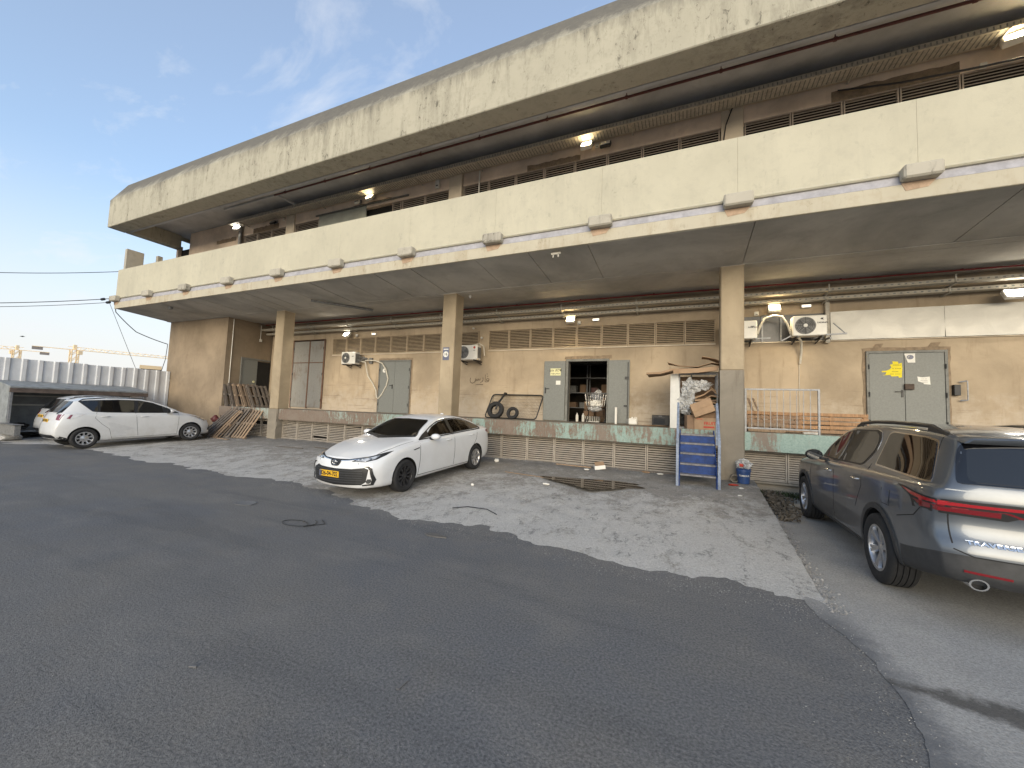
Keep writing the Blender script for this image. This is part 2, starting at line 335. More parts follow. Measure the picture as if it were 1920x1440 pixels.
box_m = m_paint_concrete('bracket block', (.47,.435,.36), (.26,.24,.20), None, .9, 3.)
pink_m = simple('bare pink render', (.46,.33,.23), .9, .15, 10, .2, True); lilac_m = simple('groove render', (.40,.39,.41), .85, .15, 6, .1, True)
soffit_m = m_wall('soffit paint', (.52,.49,.43), bottom=False, seed=31, dirt=.25); soffit2_m = m_wall('roof soffit paint', (.45,.46,.47), bottom=False, seed=37, dirt=.25)
mint_m = m_beam(); dockfloor_m = simple('dock floor', (.20,.175,.145), .85, .25, 4, .2, True)
slatlow_m = m_slat('grey louvre', (.38,.335,.28)); slatwall_m = m_slat('beige louvre', (.43,.34,.235)); slatup_m = m_slat('brown louvre', (.40,.34,.285))
dark_m = simple('shade black', (.012,.011,.010), .9, .2, 3); door_m = m_rusty('grey door paint', (.205,.212,.198), (.12,.085,.06), .62, .72, True, .5)
doorrust_m = m_rusty('rusty grey doors', (.31,.30,.275), (.15,.085,.055), .53, .64, True, .7); frame_m = simple('door frame grey', (.175,.175,.16), .6, .2, 9, .1, True)
sheet_m = simple('grey green sheet', (.30,.315,.28), .6, .1, 3, 0, True)
galv_m = NT('galvanised sheet'); _f = galv_m.noise(galv_m.pos(), 1.6, 5, .6, .8); galv_m.col(galv_m.mix(galv_m.rng(_f, .3, .7), (.40,.39,.36), (.55,.535,.49))); galv_m.set(metal=.35, rough=galv_m.rng(_f, .3, .7, .40, .62)); galv_m.bump(_f, .35, .04); galv_m = galv_m.mat
pipe_m = simple('cream conduit', (.42,.385,.315), .55, .12, 8); tray_m = simple('cable tray', (.45,.415,.35), .55, .2, 12); redpipe_m = simple('red pipe', (.28,.035,.03), .45, .2, 10); dkred_m = simple('dark red pipe', (.10,.028,.026), .5, .2, 10)
steel_m = simple('grey steel', (.27,.275,.285), .5, .2, 10, metal=.3); black_m = simple('black plastic', (.016,.016,.017), .5, .2, 12); blacksteel_m = simple('black steel', (.022,.022,.022), .45, .3, 12)
white_m = simple('white enamel', (.72,.70,.64), .4, .07, 5); acgrey_m = simple('condenser grey', (.19,.19,.185), .6, .25, 15); rubber_m = simple('rubber', (.020,.020,.021), .82, .25, 14, .2)
hose_m = simple('cream hose', (.60,.56,.47), .6, .1, 10); bulb_m = m_lit('lamp lens warm', (1, .82, .50), 9.0); bulbw_m = m_lit('lamp lens white', (1, .95, .84), 9.0)
woodl_m = m_wood('pale pallet wood', (.36,.25,.16)); woodd_m = m_wood('weathered pallet wood', (.17,.14,.115)); woodo_m = m_wood('orange pallet wood', (.40,.235,.125))
card_m = simple('cardboard', (.34,.225,.135), .85, .12, 4); card2_m = simple('dark cardboard', (.23,.15,.095), .88, .15, 4); film_m = m_film()
blue_m = simple('blue stair paint', (.010,.042,.175), .65, .3, 9, .1); tread_m = simple('worn tread', (.22,.21,.21), .6, .3, 14, .2); bluegrey_m = simple('blue grey handrail', (.23,.275,.36), .5, .3, 14)
fence_m = simple('white fence sheet', (.70,.71,.72), .5, .08, 2, 0, True); shed_m = simple('shed sheet', (.27,.29,.30), .6, .25, 4, .1, True)
redlabel_m = simple('red print', (.45,.05,.03), .7, .2, 10); ink_m = simple('black ink', (.02,.02,.02), .7, .1, 10); yellow_m = simple('yellow notice', (.75,.62,.02), .7, .06, 4); paper_m = simple('paper', (.74,.72,.66), .8, .06, 6)
cream_m = simple('pale yellow sign', (.75,.72,.42), .7, .04, 4); signblue_m = simple('grey blue sign', (.14,.15,.21), .5, .15, 6); graf_m = simple('graffiti paint', (.17,.13,.09), .9, .3, 20)
gravel_m = simple('gravel', (.30,.29,.275), .95, .4, 9, 0); bucket_m = simple('blue bucket', (.03,.07,.20), .4, .2, 6); green_m = simple('green cloth', (.01,.07,.04), .8, .2, 10)
crane_m = simple('haze pale crane', (.95,.72,.45), .6, .1, .2); weed_m = simple('weed', (.055,.075,.03), .8, .4, 8)  # crane colour carries distance haze and the low sun's glow

# ------------------------------------------------------------------ ground
def lerp_tab(tab, x):
    if x <= tab[0][0]: return tab[0][1]
    for (a, b), (c, d) in zip(tab, tab[1:]):
        if x <= c: return b + (d-b)*(x-a)/(c-a)
    return tab[-1][1]
EDGE = [(-26,5.2),(-20.5,5.15),(-19,5.9),(-15,5.7),(-12.9,5.6),(-11,5.75),(-9.3,5.85),(-7.4,5.65),(-6.3,5.45),(-5.3,5.27),(-4.5,5.15),(-3.9,4.95),(-2,4.95),(-1.2,4.75),(-.5,4.6),(1,4.57),(2,4.4)]
def zap(x, y): return .045*(y - lerp_tab(EDGE, x))
g = MB(); g.add([(-900,-900,0),(900,-900,0),(900,1500,0),(-900,1500,0)], [(0,1,2,3)])
tag(O('asphalt_ground', g, asphalt_m), kind='structure')
def build_apron():
    xs = [-23.35]
    while xs[-1] < 1.2: xs.append(xs[-1] + (.16 if xs[-1] < -8 else .085))
    xs = [x for x in xs if x < 1.2]+[1.24]; ny = 62; vs = []; fs = []
    def h(x, y, e):
        n = mnoise.noise((x*.7, y*.7, 1.3))*.014 + mnoise.noise((x*2.3, y*2.3, 4))*.010 + mnoise.noise((x*6, y*6, 8))*.006
        if -6 < x < .8 and y < 8.4:
            q = max(0, 1-abs(y-6.6)/1.9)*max(0, 1-abs(x+2.6)/3.2); n += q*(abs(mnoise.noise((x*2.0, y*1.6, 2)))*.05 + mnoise.noise((x*7, y*5, 3))*.02)
        return .045*(y-e) + n - .008
    for x in xs:
        e = lerp_tab(EDGE, x) + mnoise.noise((x*1.3, 0, 0))*.07 + mnoise.noise((x*7, 3, 0))*.035 + mnoise.noise((x*19, 5, 0))*.03; y1 = 10.88 if x < -19.0 else 11.12
        right = max(0, (x-.75)/.49)          # edge against the sunken lane drifts right with distance
        for j in range(ny+1):
            t = j/ny; y = e-.25+(y1-e+.25)*t**1.15
            vs.append((x + right*(.045*(y-4.6)+.02*mnoise.noise((y*5,0,0))), y, h(x, y, e)))
    k = ny+1
    for i in range(len(xs)-1):
        for j in range(ny): fs.append((i*k+j, (i+1)*k+j, (i+1)*k+j+1, i*k+j+1))
    base = (len(xs)-1)*k; o = len(vs)          # broken side face down to the lane
    for j in range(k): p = vs[base+j]; vs.append((p[0]+.03+.03*mnoise.noise((p[1]*6,1,0)), p[1], -.03))
    for j in range(ny): fs.append((base+j, o+j, o+j+1, base+j+1))
    mb = MB(); mb.add(vs, fs); tag(O('concrete_apron', mb, apron_m, smooth=50), kind='structure')
build_apron()
def jag_sheet(poly, z, amp, step, seed):
    pts = []
    for (a, b) in zip(poly, poly[1:]+poly[:1]):
        n = max(1, int(math.dist(a, b)/step))
        for i in range(n):
            t = i/n; x, y = a[0]+(b[0]-a[0])*t, a[1]+(b[1]-a[1])*t
            dx = mnoise.noise((x*1.7, y*1.7, seed))*amp + mnoise.noise((x*9, y*9, seed))*amp*.5 + mnoise.noise((x*31, y*31, seed))*amp*.3
            dy = mnoise.noise((x*1.7, y*1.7, seed+9))*amp + mnoise.noise((x*9, y*9, seed+9))*amp*.5
            pts.append((x+dx, y+dy, z(x, y) if callable(z) else z))
    mb = MB(); mb.add(pts, [tuple(range(len(pts)))]); return mb
tag(O('worn_lane', jag_sheet([(1.05,4.72),(1.18,4.3),(1.25,3.9),(1.26,3.5),(1.22,3.1),(1.16,2.8),(1.1,2.0),(1.02,1.0),(.9,-3),(9,-3),(9,11.2),(1.25,11.2),(1.2,8),(1.1,5)], .004, .05, .05, 2), lane_m), kind='structure')
tag(O('puddle', jag_sheet([(-3.15,8.95),(-2.9,9.05),(-2.3,9.15),(-1.7,9.3),(-1.15,9.5),(-.75,9.35),(-.95,9.1),(-.72,8.85),(-1.1,8.7),(-1.35,8.3),(-1.7,7.95),(-2.0,8.15),(-2.4,8.45),(-2.9,8.7)], .2, .04, .05, 6), puddle_m), kind='structure')
def gravel():
    mb = MB()
    def stone(x, y, z, s):
        q = [(x+s*a*random.uniform(.6,1.2), y+s*b*random.uniform(.6,1.2), z+s*c*random.uniform(.5,1)) for a, b, c in ((1,0,0),(0,1,0),(-1,0,0),(0,-1,0),(0,0,.9),(0,0,-.5))]
        mb.add(q, [(0,1,4),(1,2,4),(2,3,4),(3,0,4),(1,0,5),(2,1,5),(3,2,5),(0,3,5)])
    for _ in range(3800):        # along the broken asphalt edge
        x = random.uniform(-8, 1.3); y = lerp_tab(EDGE, x)+random.gauss(.05, .16); stone(x, y, max(0, zap(x,y)), random.uniform(.002,.007))
    for _ in range(600):
        t = random.random(); y = 4.7-t*5.2; x = lerp_tab([(-3,.95),(1,1.02),(2.8,1.16),(3.9,1.25),(4.7,1.1)], y)+random.gauss(.03,.10); stone(x, y, .004, random.uniform(.002,.007))
    for _ in range(1300):
        y = random.uniform(4.6, 11); x = 1.24+.045*(y-4.6)+abs(random.gauss(.03,.07)); stone(x, y, .006, random.uniform(.004,.02))
    for _ in range(1500):        # along the louvres
        x = random.uniform(-15, .8); y = random.uniform(10.72, 11.02); stone(x, y, zap(x,y), random.uniform(.004,.018))
    for _ in range(1300):
        x = random.uniform(-6,1.1); y = random.uniform(5, 10.5); stone(x, y, zap(x,y), random.uniform(.003,.010))
    for _ in range(500):
        y = random.uniform(1.0, 5); x = random.uniform(-5, 1.0); stone(x, y, .0, random.uniform(.0015,.005))
    tag(O('gravel', mb, gravel_m), kind='stuff')
gravel()

# ------------------------------------------------------------------ the warehouse
B = T('warehouse_building', 'long two storey concrete warehouse with overhanging cream parapet above a loading dock', 'building')
XR = 12.0
def part(name, mb, m, bevel=0, par=None, **k): return O(name, mb, m, par or B, bevel, **k)
COLX = (-15.62, -7.37, .79, 9.0)
w = MB(); YW = 13.0
def wallbox(x0, x1, z0, z1): w.box(x0, x1, YW, YW+.25, z0, z1)
DOOR_C = (-3.66, -2.34)
wallbox(-19.0, DOOR_C[0], 1.42, 3.93); wallbox(DOOR_C[1], XR, 1.42, 3.93); wallbox(*DOOR_C, 3.47, 3.93); wallbox(-19.0, XR, 4.69, 5.6)
for a, b in ((-19.0,-14.78),(-7.18,-6.76),(.83,1.49)): wallbox(a, b, 3.93, 4.69)
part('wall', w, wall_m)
s = MB()                                                                     # thin pale sills under the vent strips
for a, b in ((-14.78,-7.18),(-6.76,.83),(1.49,XR)): s.box(a, b, 12.955, 12.999, 3.905, 3.935)
part('sill', s, upcol_m)
v = MB(); v.box(-14.78, XR, 13.14, 13.24, 3.93, 4.69); v.box(-17.4, XR, 11.3, 11.35, .1, 1.0); part('dark_backing', v, dark_m)  # near-black sheets stand in for the shade behind the louvres
# room behind the open door
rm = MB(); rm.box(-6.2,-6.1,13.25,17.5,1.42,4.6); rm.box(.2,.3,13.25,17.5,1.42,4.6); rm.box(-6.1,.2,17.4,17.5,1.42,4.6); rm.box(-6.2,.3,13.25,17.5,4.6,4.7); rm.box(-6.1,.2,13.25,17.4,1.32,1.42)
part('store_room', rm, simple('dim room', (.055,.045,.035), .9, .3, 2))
d = MB(); d.box(-19.1, XR, 10.87, YW+.2, 1.30, 1.42); part('dock_floor', d, dockfloor_m)
for a, b in ((-19.08,-15.62),(-15.11,-7.37),(-6.86,.79),(1.30,9.0)):
    d = MB(); d.box(a, b, 10.82, 10.99, .99, 1.43); part('dock_beam', d, mint_m, .012)
k = MB(); k.box(1.3, XR, 11.0, 11.3, -.1, .27); k.box(1.3, XR, 10.93, 11.0, .245, .285); part('plinth', k, colbase_m)
k = MB(); k.box(-19.0, .79, 10.98, 11.3, -.1, .20); part('plinth', k, colbase_m)
for x in COLX[:3]:
    c = MB(); zs = 1.42 if x < -1 else 1.50
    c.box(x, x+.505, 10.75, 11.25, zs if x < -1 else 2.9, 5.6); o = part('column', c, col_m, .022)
    c = MB(); n = 9
    z0, z1 = -.05, zs if x < -1 else 2.9                                     # rough cement foot, knocked about at the corner
    ring = []
    for i in range(n+1):
        z = z0+(z1-z0)*i/n; q = lambda a, sc: mnoise.noise((a, z*3, x))*sc
        ring.append([(x-.012+q(1,.012), 10.738+q(2,.012), z), (x+.47+q(3,.03)+(.0 if z > 1.2 else .025), 10.735+q(4,.014), z), (x+.517-abs(q(5,.05)), 10.78+q(6,.03), z), (x+.515+q(7,.01), 11.26, z), (x-.01, 11.26, z)])
    c.add([p for r in ring for p in r], [(i*5+j, i*5+(j+1) % 5, i*5+5+(j+1) % 5, i*5+5+j) for i in range(n) for j in range(5)]+[(0,4,3,2,1), tuple(n*5+j for j in range(5))])
    O('column_foot', c, colbase_m, o)
    c = MB(); c.box(x-.006, x+.511, 10.742, 11.25, 5.47, 5.492); O('column_cap', c, upcol_m, o)
# recessed end block on the left
e = MB(); e.box(-23.75, -19.08, 10.9, 18, -.05, 5.62)
part('end_block', e, wall2_m)
e = MB(); e.box(-19.08, -19.05, 10.9, 11.0, 0, .9); part('block_kerb', e, colbase_m)
e = MB(); e.box(-24.4,-23.76, 10.9, 10.96, .9, 2.1); part('side_door', e, door_m)
dl = MB(); dl.box(-19.08,-19.04, 11.66, 12.36, 1.43, 3.66); o = part('door', dl, door_m); kk = MB(); kk.lathe([(.05,0),(.05,.03)], 10, Matrix.Translation((-19.04,12.22,2.62)) @ Matrix.Rotation(pi/2,4,'Y')); O('lock', kk, cream_m, o)
dl = MB(); dl.box(-19.075,-19.05, 12.36, 12.98, 1.43, 3.62); part('door_shade_panel', dl, dark_m)  # flat black panel painted as the darkness inside the open half
dl = MB(); dl.box(-19.07,-19.02, 11.58, 11.655, 1.43, 3.74); dl.box(-19.07,-19.02, 11.655, 12.98, 3.665, 3.74); part('door_frame', dl, frame_m, .006)
# louvre panels: a frame with its slats
def louvre(x0, x1, z0, z1, y, nsl, m, each, par=B, bent=()):
    f = MB(); b = .028
    f.box(x0, x1, y-.02, y+.05, z1-b, z1); f.box(x0, x1, y-.02, y+.05, z0, z0+b); f.box(x0, x0+b, y-.02, y+.05, z0+b, z1-b); f.box(x1-b, x1, y-.02, y+.05, z0+b, z1-b)
    p = part('louvre_panel', f, m); pitch = (z1-z0-2*b)/nsl; key = (round(x1-x0, 3), round(pitch, 4), m.name)
    if each:
        if key not in SL:
            q = MB(); hw = (x1-x0)/2-b; q.add([(-hw,.022,.014),(hw,.022,.014),(hw,-.014,-.018),(-hw,-.014,-.018),(-hw,.026,.009),(hw,.026,.009),(hw,-.010,-.024),(-hw,-.010,-.024)], [(0,1,2,3),(7,6,5,4),(3,2,6,7),(1,0,4,5),(0,3,7,4),(2,1,5,6)]); SL[key] = mesh('slat', q, m)
        for i in range(nsl):
            if i in bent and bent[i] is None: continue
            a = bent.get(i, 0) if isinstance(bent, dict) else 0
            o = link('slat', SL[key], p, ((x0+x1)/2, y, z0+b+pitch*(i+.5)), (0, radians(a)+radians(random.gauss(0,.12)), 0))
    else:
        for i in range(nsl):
            zc = z0+b+pitch*(i+.5); h = pitch*.30
            ALLS[m.name][1].add([(x0+b,y+.022,zc+h),(x1-b,y+.022,zc+h),(x1-b,y-.015,zc-h*.8),(x0+b,y-.015,zc-h*.8),(x0+b,y+.026,zc+h-.006),(x1-b,y+.026,zc+h-.006),(x1-b,y-.011,zc-h*.8-.008),(x0+b,y-.011,zc-h*.8-.008)], [(0,1,2,3),(7,6,5,4),(3,2,6,7),(1,0,4,5),(0,3,7,4),(2,1,5,6)])
SL = {}; ALLS = {m.name: (m, MB()) for m in (slatlow_m, slatwall_m, slatup_m)}
def run(x0, x1, n, *a, **k):
    for i in range(n): louvre(x0+(x1-x0)*i/n, x0+(x1-x0)*(i+1)/n-.012, *a, **k)
run(-17.3, -15.62, 2, .2, .97, 11.05, 11, slatlow_m, True, bent={9: None, 8: None})
for i in range(9):
    x0 = -15.11+.86*i; bent = {0:{10:1.5, 7:-1.2, 9:2.}, 2:{2:None,3:1.0}, 4:{10:-3., 9:1.5}}.get(i, {})
    louvre(x0, x0+.848, .22, .97, 11.05, 11, slatlow_m, True, bent=bent)
for i in range(9): louvre(-6.86+.85*i, -6.86+.85*i+.838, .25, .97, 11.05, 11, slatlow_m, True)
for i in range(4): louvre(1.30+.9*i, 1.30+.9*i+.888, .29, .97, 11.05, 12, slatlow_m, i < 1)
run(-14.78, -7.18, 9, 3.94, 4.68, 12.97, 12, slatwall_m, False)
run(-6.76, .83, 9, 3.94, 4.68, 12.97, 12, slatwall_m, False)

# slab with tapered soffit, band, parapet panels, bracket blocks
def ssoff(y): return 5.645-(5.645-5.49)*(y-8.75)/(10.75-8.75) if y < 10.75 else 5.49
XL = -23.8; sl = MB()
sl.yz([(8.80,5.70),(10.75,5.53),(13.3,5.53),(13.3,6.15),(8.80,6.15)], XL+.03, XR); part('floor_slab', sl, soffit_m)
edges = [XL]+[-22.9+.68*i for i in range(14)]+[-12.65+1.365*i for i in range(5)]+[-5.1+1.5*i for i in range(3)]+[1.25, 5.0, 9.0, XR]; edges = sorted(set(round(x, 3) for x in edges))
for a, b in zip(edges, edges[1:]):
    q = MB(); j = random.uniform(-.012,.010); q.yz([(8.78,5.648+j),(10.72,5.497+j),(10.72,5.535+j),(8.78,5.72)], a+(.016 if a < -8 else .009), b-(.016 if a < -8 else .009)); part('soffit_panel', q, soffit_m)
y0 = 10.72
for y1 in (11.0, 11.45, 12.1, 13.0):
    q = MB(); q.box(XL+.02, XR, y0+.006, y1-.006, 5.488+random.uniform(-.012,.006), 5.53); part('soffit_panel', q, soffit_m); y0 = y1
q = MB(); q.box(XL, XR, 8.735, 8.80, 5.645, 5.932); part('edge_band', q, band_m, .01)
q = MB(); q.yz([(8.743,5.934),(8.772,6.075),(8.80,6.16),(8.84,6.16),(8.84,5.93)], XL+.02, XR); part('groove', q, lilac_m)
bx = [3.67-2.73*i for i in range(-2, 11)]; px = [XL]+[x for x in sorted(bx) if x > XL+.5]+[XR]
for a, b in zip(px, px[1:]):
    q = MB(); q.yz([(8.75,6.17),(8.715,6.13),(8.74,6.10),(8.88,6.10),(8.88,7.45),(8.75,7.45)], a+.0008, b-.0008); part('parapet_panel', q, parapet_m, .003)
q = MB(); q.box(XL, XL+.12, 8.885, 13.2, 6.15, 7.45); part('parapet_return', q, parapet_m)
q = MB(); q.box(XL+.002, XL+.10, 8.81, 13.2, 5.66, 6.15); part('edge_return', q, band_m)
for x in bx:
    if x < XL: x = XL+.02
    q = MB(); q.box(x-.26, x+.26, 8.55, 8.76, 5.955, 6.20); part('bracket_block', q, box_m, .03)
    q = MB(); q.xz([(x-.24,5.95),(x+.22,5.95),(x+.12,5.83),(x-.18,5.80)], 8.729, 8.736); part('bare_patch', q, pink_m)
# upper storey
q = MB(); YU = 10.95
q.box(-22.85, -18.72, YU, YU+.2, 6.16, 9.985)
for a, b in ((-18.6,-15.66),(-15.17,-7.46),(-6.93,.80),(1.31,XR)): q.box(a, b, YU, YU+.2, 9.235, 9.985); q.box(a, b, YU, YU+.2, 6.16, 8.0)
q.box(-24.0,-23.85, YU, YU+.2, 6.16, 9.5)
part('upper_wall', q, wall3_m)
q = MB(); q.box(-23.85, XR, YU+.15, YU+.2, 6.16, 9.3); part('dark_backing', q, dark_m)  # black sheet gives the upper louvres and openings their shade
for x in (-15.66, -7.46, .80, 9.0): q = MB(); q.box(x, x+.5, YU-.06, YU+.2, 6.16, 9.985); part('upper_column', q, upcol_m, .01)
for i in range(3): louvre(-18.55+.96*i, -18.55+.96*i+.94, 8.0, 9.23, YU+.02, 17, slatup_m, False)
louvre(-15.14, -13.75, 8.0, 9.23, YU+.02, 17, slatup_m, False)
q = MB(); q.box(-13.72, -11.2, YU-.03, YU+.03, 7.2, 9.32); part('sheet_panel', q, sheet_m, .005)
q = MB(); q.box(-13.9, -9.2, YU-.05, YU-.01, 9.33, 9.38); part('door_rail', q, frame_m)
louvre(-9.95, -9.55, 8.0, 9.23, YU+.02, 17, slatup_m, False)
for i in range(2): louvre(-9.5+1.02*i, -9.5+1.02*i+1.0, 8.0, 9.23, YU+.02, 17, slatup_m, False)
for i in range(8): louvre(-6.9+.962*i, -6.9+.962*i+.94, 8.0, 9.23, YU+.02, 17, slatup_m, False)
for i in range(9): louvre(1.33+1.0*i, 1.33+1.0*i+.98, 8.0, 9.23, YU+.02, 17, slatup_m, False)
for nm, (mm, mb) in ALLS.items():
    if mb.v: tag(part('slats', mb, mm), kind='stuff')
q = MB()
for a, b, z0, z1 in ((-20.6,-19.1,9.1,9.28),(-17.9,-16.2,9.235,9.46),(-4.6,-2.9,9.235,9.40),(3.1,5.3,9.235,9.50),(-11.9,-10.0,9.36,9.44)):
    n = 14; pl = [(a,z0)]+[(a+(b-a)*i/n, z1+mnoise.noise((i*.9,a,0))*.05) for i in range(n+1)]+[(b,z0)]
    q = MB(); q.xz(pl, YU-.004, YU+.01); part('bare_patch', q, patch_m)
# roof
q = MB(); q.box(-23.9, XR, 8.62, 22, 9.99, 10.6); part('roof_slab', q, soffit2_m)
q = MB(); q.yz([(8.30,9.30),(8.92,9.30),(8.92,9.35),(8.62,9.36),(8.62,10.9),(8.95,11.55),(8.86,11.60),(8.30,10.56)], -24.02, XR); part('roof_fascia', q, fascia_m, .02)
q = MB(); q.box(-24.0, -23.6, 8.93, YU-.0, 9.30, 9.98); q.yz([(8.96,9.84),(20,9.84),(20,11.5),(8.96,11.5)], -24.0, -23.8); part('fascia_return', q, fascia_m, .015)
q = MB(); q.box(-23.6, XR, 8.93, 9.02, 9.305, 9.985); part('fascia_lip', q, soffit2_m)
# end fins on the far balcony
for x, y0, y1, z1 in ((-23.78, 8.9, 9.53, 8.5), (-23.78, 10.05, 10.25, 8.6), (-23.74, 10.25, 10.75, 8.42)):
    q = MB(); q.box(x, x+.18, y0, y1, 6.2, z1); part('balcony_fin', q, box_m, .01)
q = MB(); q.box(-23.7, XR, 13.3, 24, -.05, 9.8); part('rear_volume', q, wall2_m) if False else None
q = MB(); q.box(-23.7, XR, 18.0, 18.3, 0, 9.8); q.box(XR-.3, XR, 11, 18, 0, 9.8); part('rear_wall', q, wall2_m)

# doors under the overhang
def door(x0, x1, z0, z1, y, m, split, frame=True, handle=None, patch=True):
    q = MB(); xm = x0+(x1-x0)*split
    for a, b in ((x0, xm-.004), (xm+.004, x1)):
        q = MB(); q.box(a, b, y-.045, y, z0, z1); o = part('door', q, m, .006)
    if handle:
        q = MB(); hx, hz = handle; q.box(hx-.02, hx+.02, y-.062, y-.045, hz-.12, hz+.06); q.beam((hx, y-.075, hz+.02), (hx-.14, y-.075, hz+.02), .02, .02); q.box(hx-.012, hx+.012, y-.085, y-.06, hz+.005, hz+.03); O('handle', q, blacksteel_m, o)
    for hz in (z0+.35, (z0+z1)/2, z1-.35):
        for hx in (x0-.012, x1+.012): q = MB(); q.lathe([(.016,-.06),(.016,.06)], 8, Matrix.Translation((hx, y-.068, hz))); part('hinge', q, blacksteel_m)
    if frame:
        q = MB(); q.box(x0-.06, x0-.003, y-.06, y+.02, z0, z1+.06); q.box(x1+.003, x1+.06, y-.06, y+.02, z0, z1+.06); q.box(x0-.003, x1+.003, y-.06, y+.02, z1+.003, z1+.06); part('door_frame', q, frame_m, .004)
    if patch:      # rough cement left round the frame
        n = 16; L_, R_ = [], []
        for i in range(n+1):
            z = z0+(z1+.14-z0)*i/n; L_.append((x0-.12+mnoise.noise((z*4,x0,1))*.035, z)); R_.append((x1+.12+mnoise.noise((z*4,x0,5))*.035, z))
        topn = [(x0-.12+(x1-x0+.24)*i/12, z1+.15+mnoise.noise((i*.8,x0,3))*.03) for i in range(1, 12)]
        q = MB(); q.xz(L_+topn+R_[::-1], y-.012, y-.003); part('bare_patch', q, patch_m)
door(-17.30, -15.33, 1.5, 4.62, YW, doorrust_m, .52, patch=False)
q = MB()
for x in (-17.38, -16.28, -15.32): q.box(x, x+.07, YW-.065, YW-.03, 1.46, 4.66)
q.box(-17.38, -15.25, YW-.06, YW-.03, 4.62, 4.69); q.box(-17.38, -15.25, YW-.06, YW-.03, 3.58, 3.62)
part('door_strap', q, m_rusty('rusty strap', (.2,.17,.14), lo=.35, hi=.5), .004)
door(-11.9, -10.36, 1.43, 3.58, YW, door_m, .51, handle=(-11.2, 2.55))
door(4.36, 5.80, 1.43, 3.55, YW, door_m, .48, handle=(5.0, 2.55))
q = MB(); q.box(5.03, 5.21, YW-.11, YW-.05, 2.62, 2.76); part('lock_box', q, simple('rusty lock', (.07,.045,.03), .7, .3, 20), .008)
# open leaves of the lit doorway
for a, b in ((-4.5, -3.74), (-2.28, -1.62)):
    q = MB(); q.box(a, b, YW-.10, YW-.055, 1.44, 3.48); o = part('door', q, door_m, .006)
    if a < -3: q = MB(); q.box(-4.45,-4.41, YW-.12, YW-.10, 2.36, 2.56); q.beam((-4.43,YW-.13,2.52),(-4.28,YW-.13,2.52),.02,.02); O('handle', q, blacksteel_m, o)
    else: q = MB(); q.box(-1.68,-1.655, YW-.13, YW-.10, 1.6, 3.4); q.box(-1.76,-1.64, YW-.14, YW-.10, 2.86, 2.94); q.box(-1.78,-1.66, YW-.14, YW-.10, 1.98, 2.03); O('bolt', q, blacksteel_m, o)
q = MB(); q.box(-3.74,-3.655, YW-.05, YW+.2, 1.42, 3.54); q.box(-2.345,-2.28, YW-.05, YW+.2, 1.42, 3.54); q.box(-3.655,-2.345, YW-.05, YW+.2, 3.465, 3.54); part('door_frame', q, frame_m, .005)
q = MB(); q.xz([(-3.8,3.55),(-3.78,3.64),(-3.1,3.66),(-2.6,3.65),(-2.2,3.67),(-2.2,3.55)], YW-.01, YW-.002); part('bare_patch', q, patch_m)
q = MB()
for x, dx in ((4.45,.16),(5.52,.18)): q = MB(); q.xz([(x,3.7),(x+.06,3.8),(x+dx+.06,3.81),(x+dx,3.68)], YW-.008, YW-.002); part('bare_patch', q, patch_m)
# ------------------------------------------------------------------ cars
white_paint = m_paint('white car paint', (.74,.75,.76), 0, .3); white2_paint = m_paint('dusty white car paint', (.66,.67,.68), 0, .38, (.36,.34,.30), .16)
greymet = m_paint('grey metallic paint', (.115,.130,.150), .6, .33, (.22,.21,.20), .04)
glass_m = m_glass('dark car glass'); glasst_m = m_glass('tinted car glass', (.004,.004,.005)); screen_m = m_glass('windscreen glass', (.035,.037,.036))
def m_clearglass():
    m = NT('clear car glass'); t = m.t; tr = m.n('ShaderNodeBsdfTransparent'); tr.inputs[0].default_value = (.80,.83,.81,1); gl = m.n('ShaderNodeBsdfGlossy'); gl.inputs['Roughness'].default_value = .02; fr = m.n('ShaderNodeFresnel'); fr.inputs[0].default_value = 2.0
    mx = m.n('ShaderNodeMixShader'); m.L(fr.outputs[0], mx.inputs[0]); m.L(tr.outputs[0], mx.inputs[1]); m.L(gl.outputs[0], mx.inputs[2]); m.L(mx.outputs[0], t.nodes['Material Output'].inputs[0]); return m.mat
clearglass_m = m_clearglass(); seat_m = simple('seat cloth', (.24,.23,.22), .85, .2, 9); dash_m = simple('dashboard', (.34,.33,.30), .7, .15, 6)
chrome_m = NT('chrome'); chrome_m.col((.75,.75,.75)); chrome_m.set(metal=1., rough=.16); chrome_m = chrome_m.mat
alloy_m = simple('alloy', (.55,.55,.56), .3, .1, 20, metal=.85); darkalloy_m = simple('dark alloy', (.045,.045,.048), .35, .2, 20, metal=.5); clad_m = simple('grey black cladding', (.040,.041,.043), .55, .2, 10)
redlens_m = NT('red lens'); redlens_m.col((.17,.004,.008)); redlens_m.set(rough=.08, coat=.8, spec=.6); redlens_m = redlens_m.mat
redhi_m = NT('bright red lens'); redhi_m.col((.36,.012,.018)); redhi_m.set(rough=.1, coat=.8); redhi_m = redhi_m.mat
clear_m = NT('clear lamp lens'); clear_m.col(clear_m.mix(clear_m.rng(clear_m.noise(clear_m.pos(False), 14, 3), .4, .6), (.16,.17,.18), (.72,.74,.76))); clear_m.set(rough=.08, coat=1., spec=.7, metal=.3); clear_m = clear_m.mat
clear2_m = simple('pale lamp lens', (.62,.62,.62), .12, .12, 6, coat=.8)
plate_m = simple('yellow plate', (.72,.42,.02), .5, .06, 8); seam_m = simple('panel gap', (.012,.012,.013), .8, .05, 5); well_m = simple('wheel well', (.012,.012,.012), .9, .2, 5)
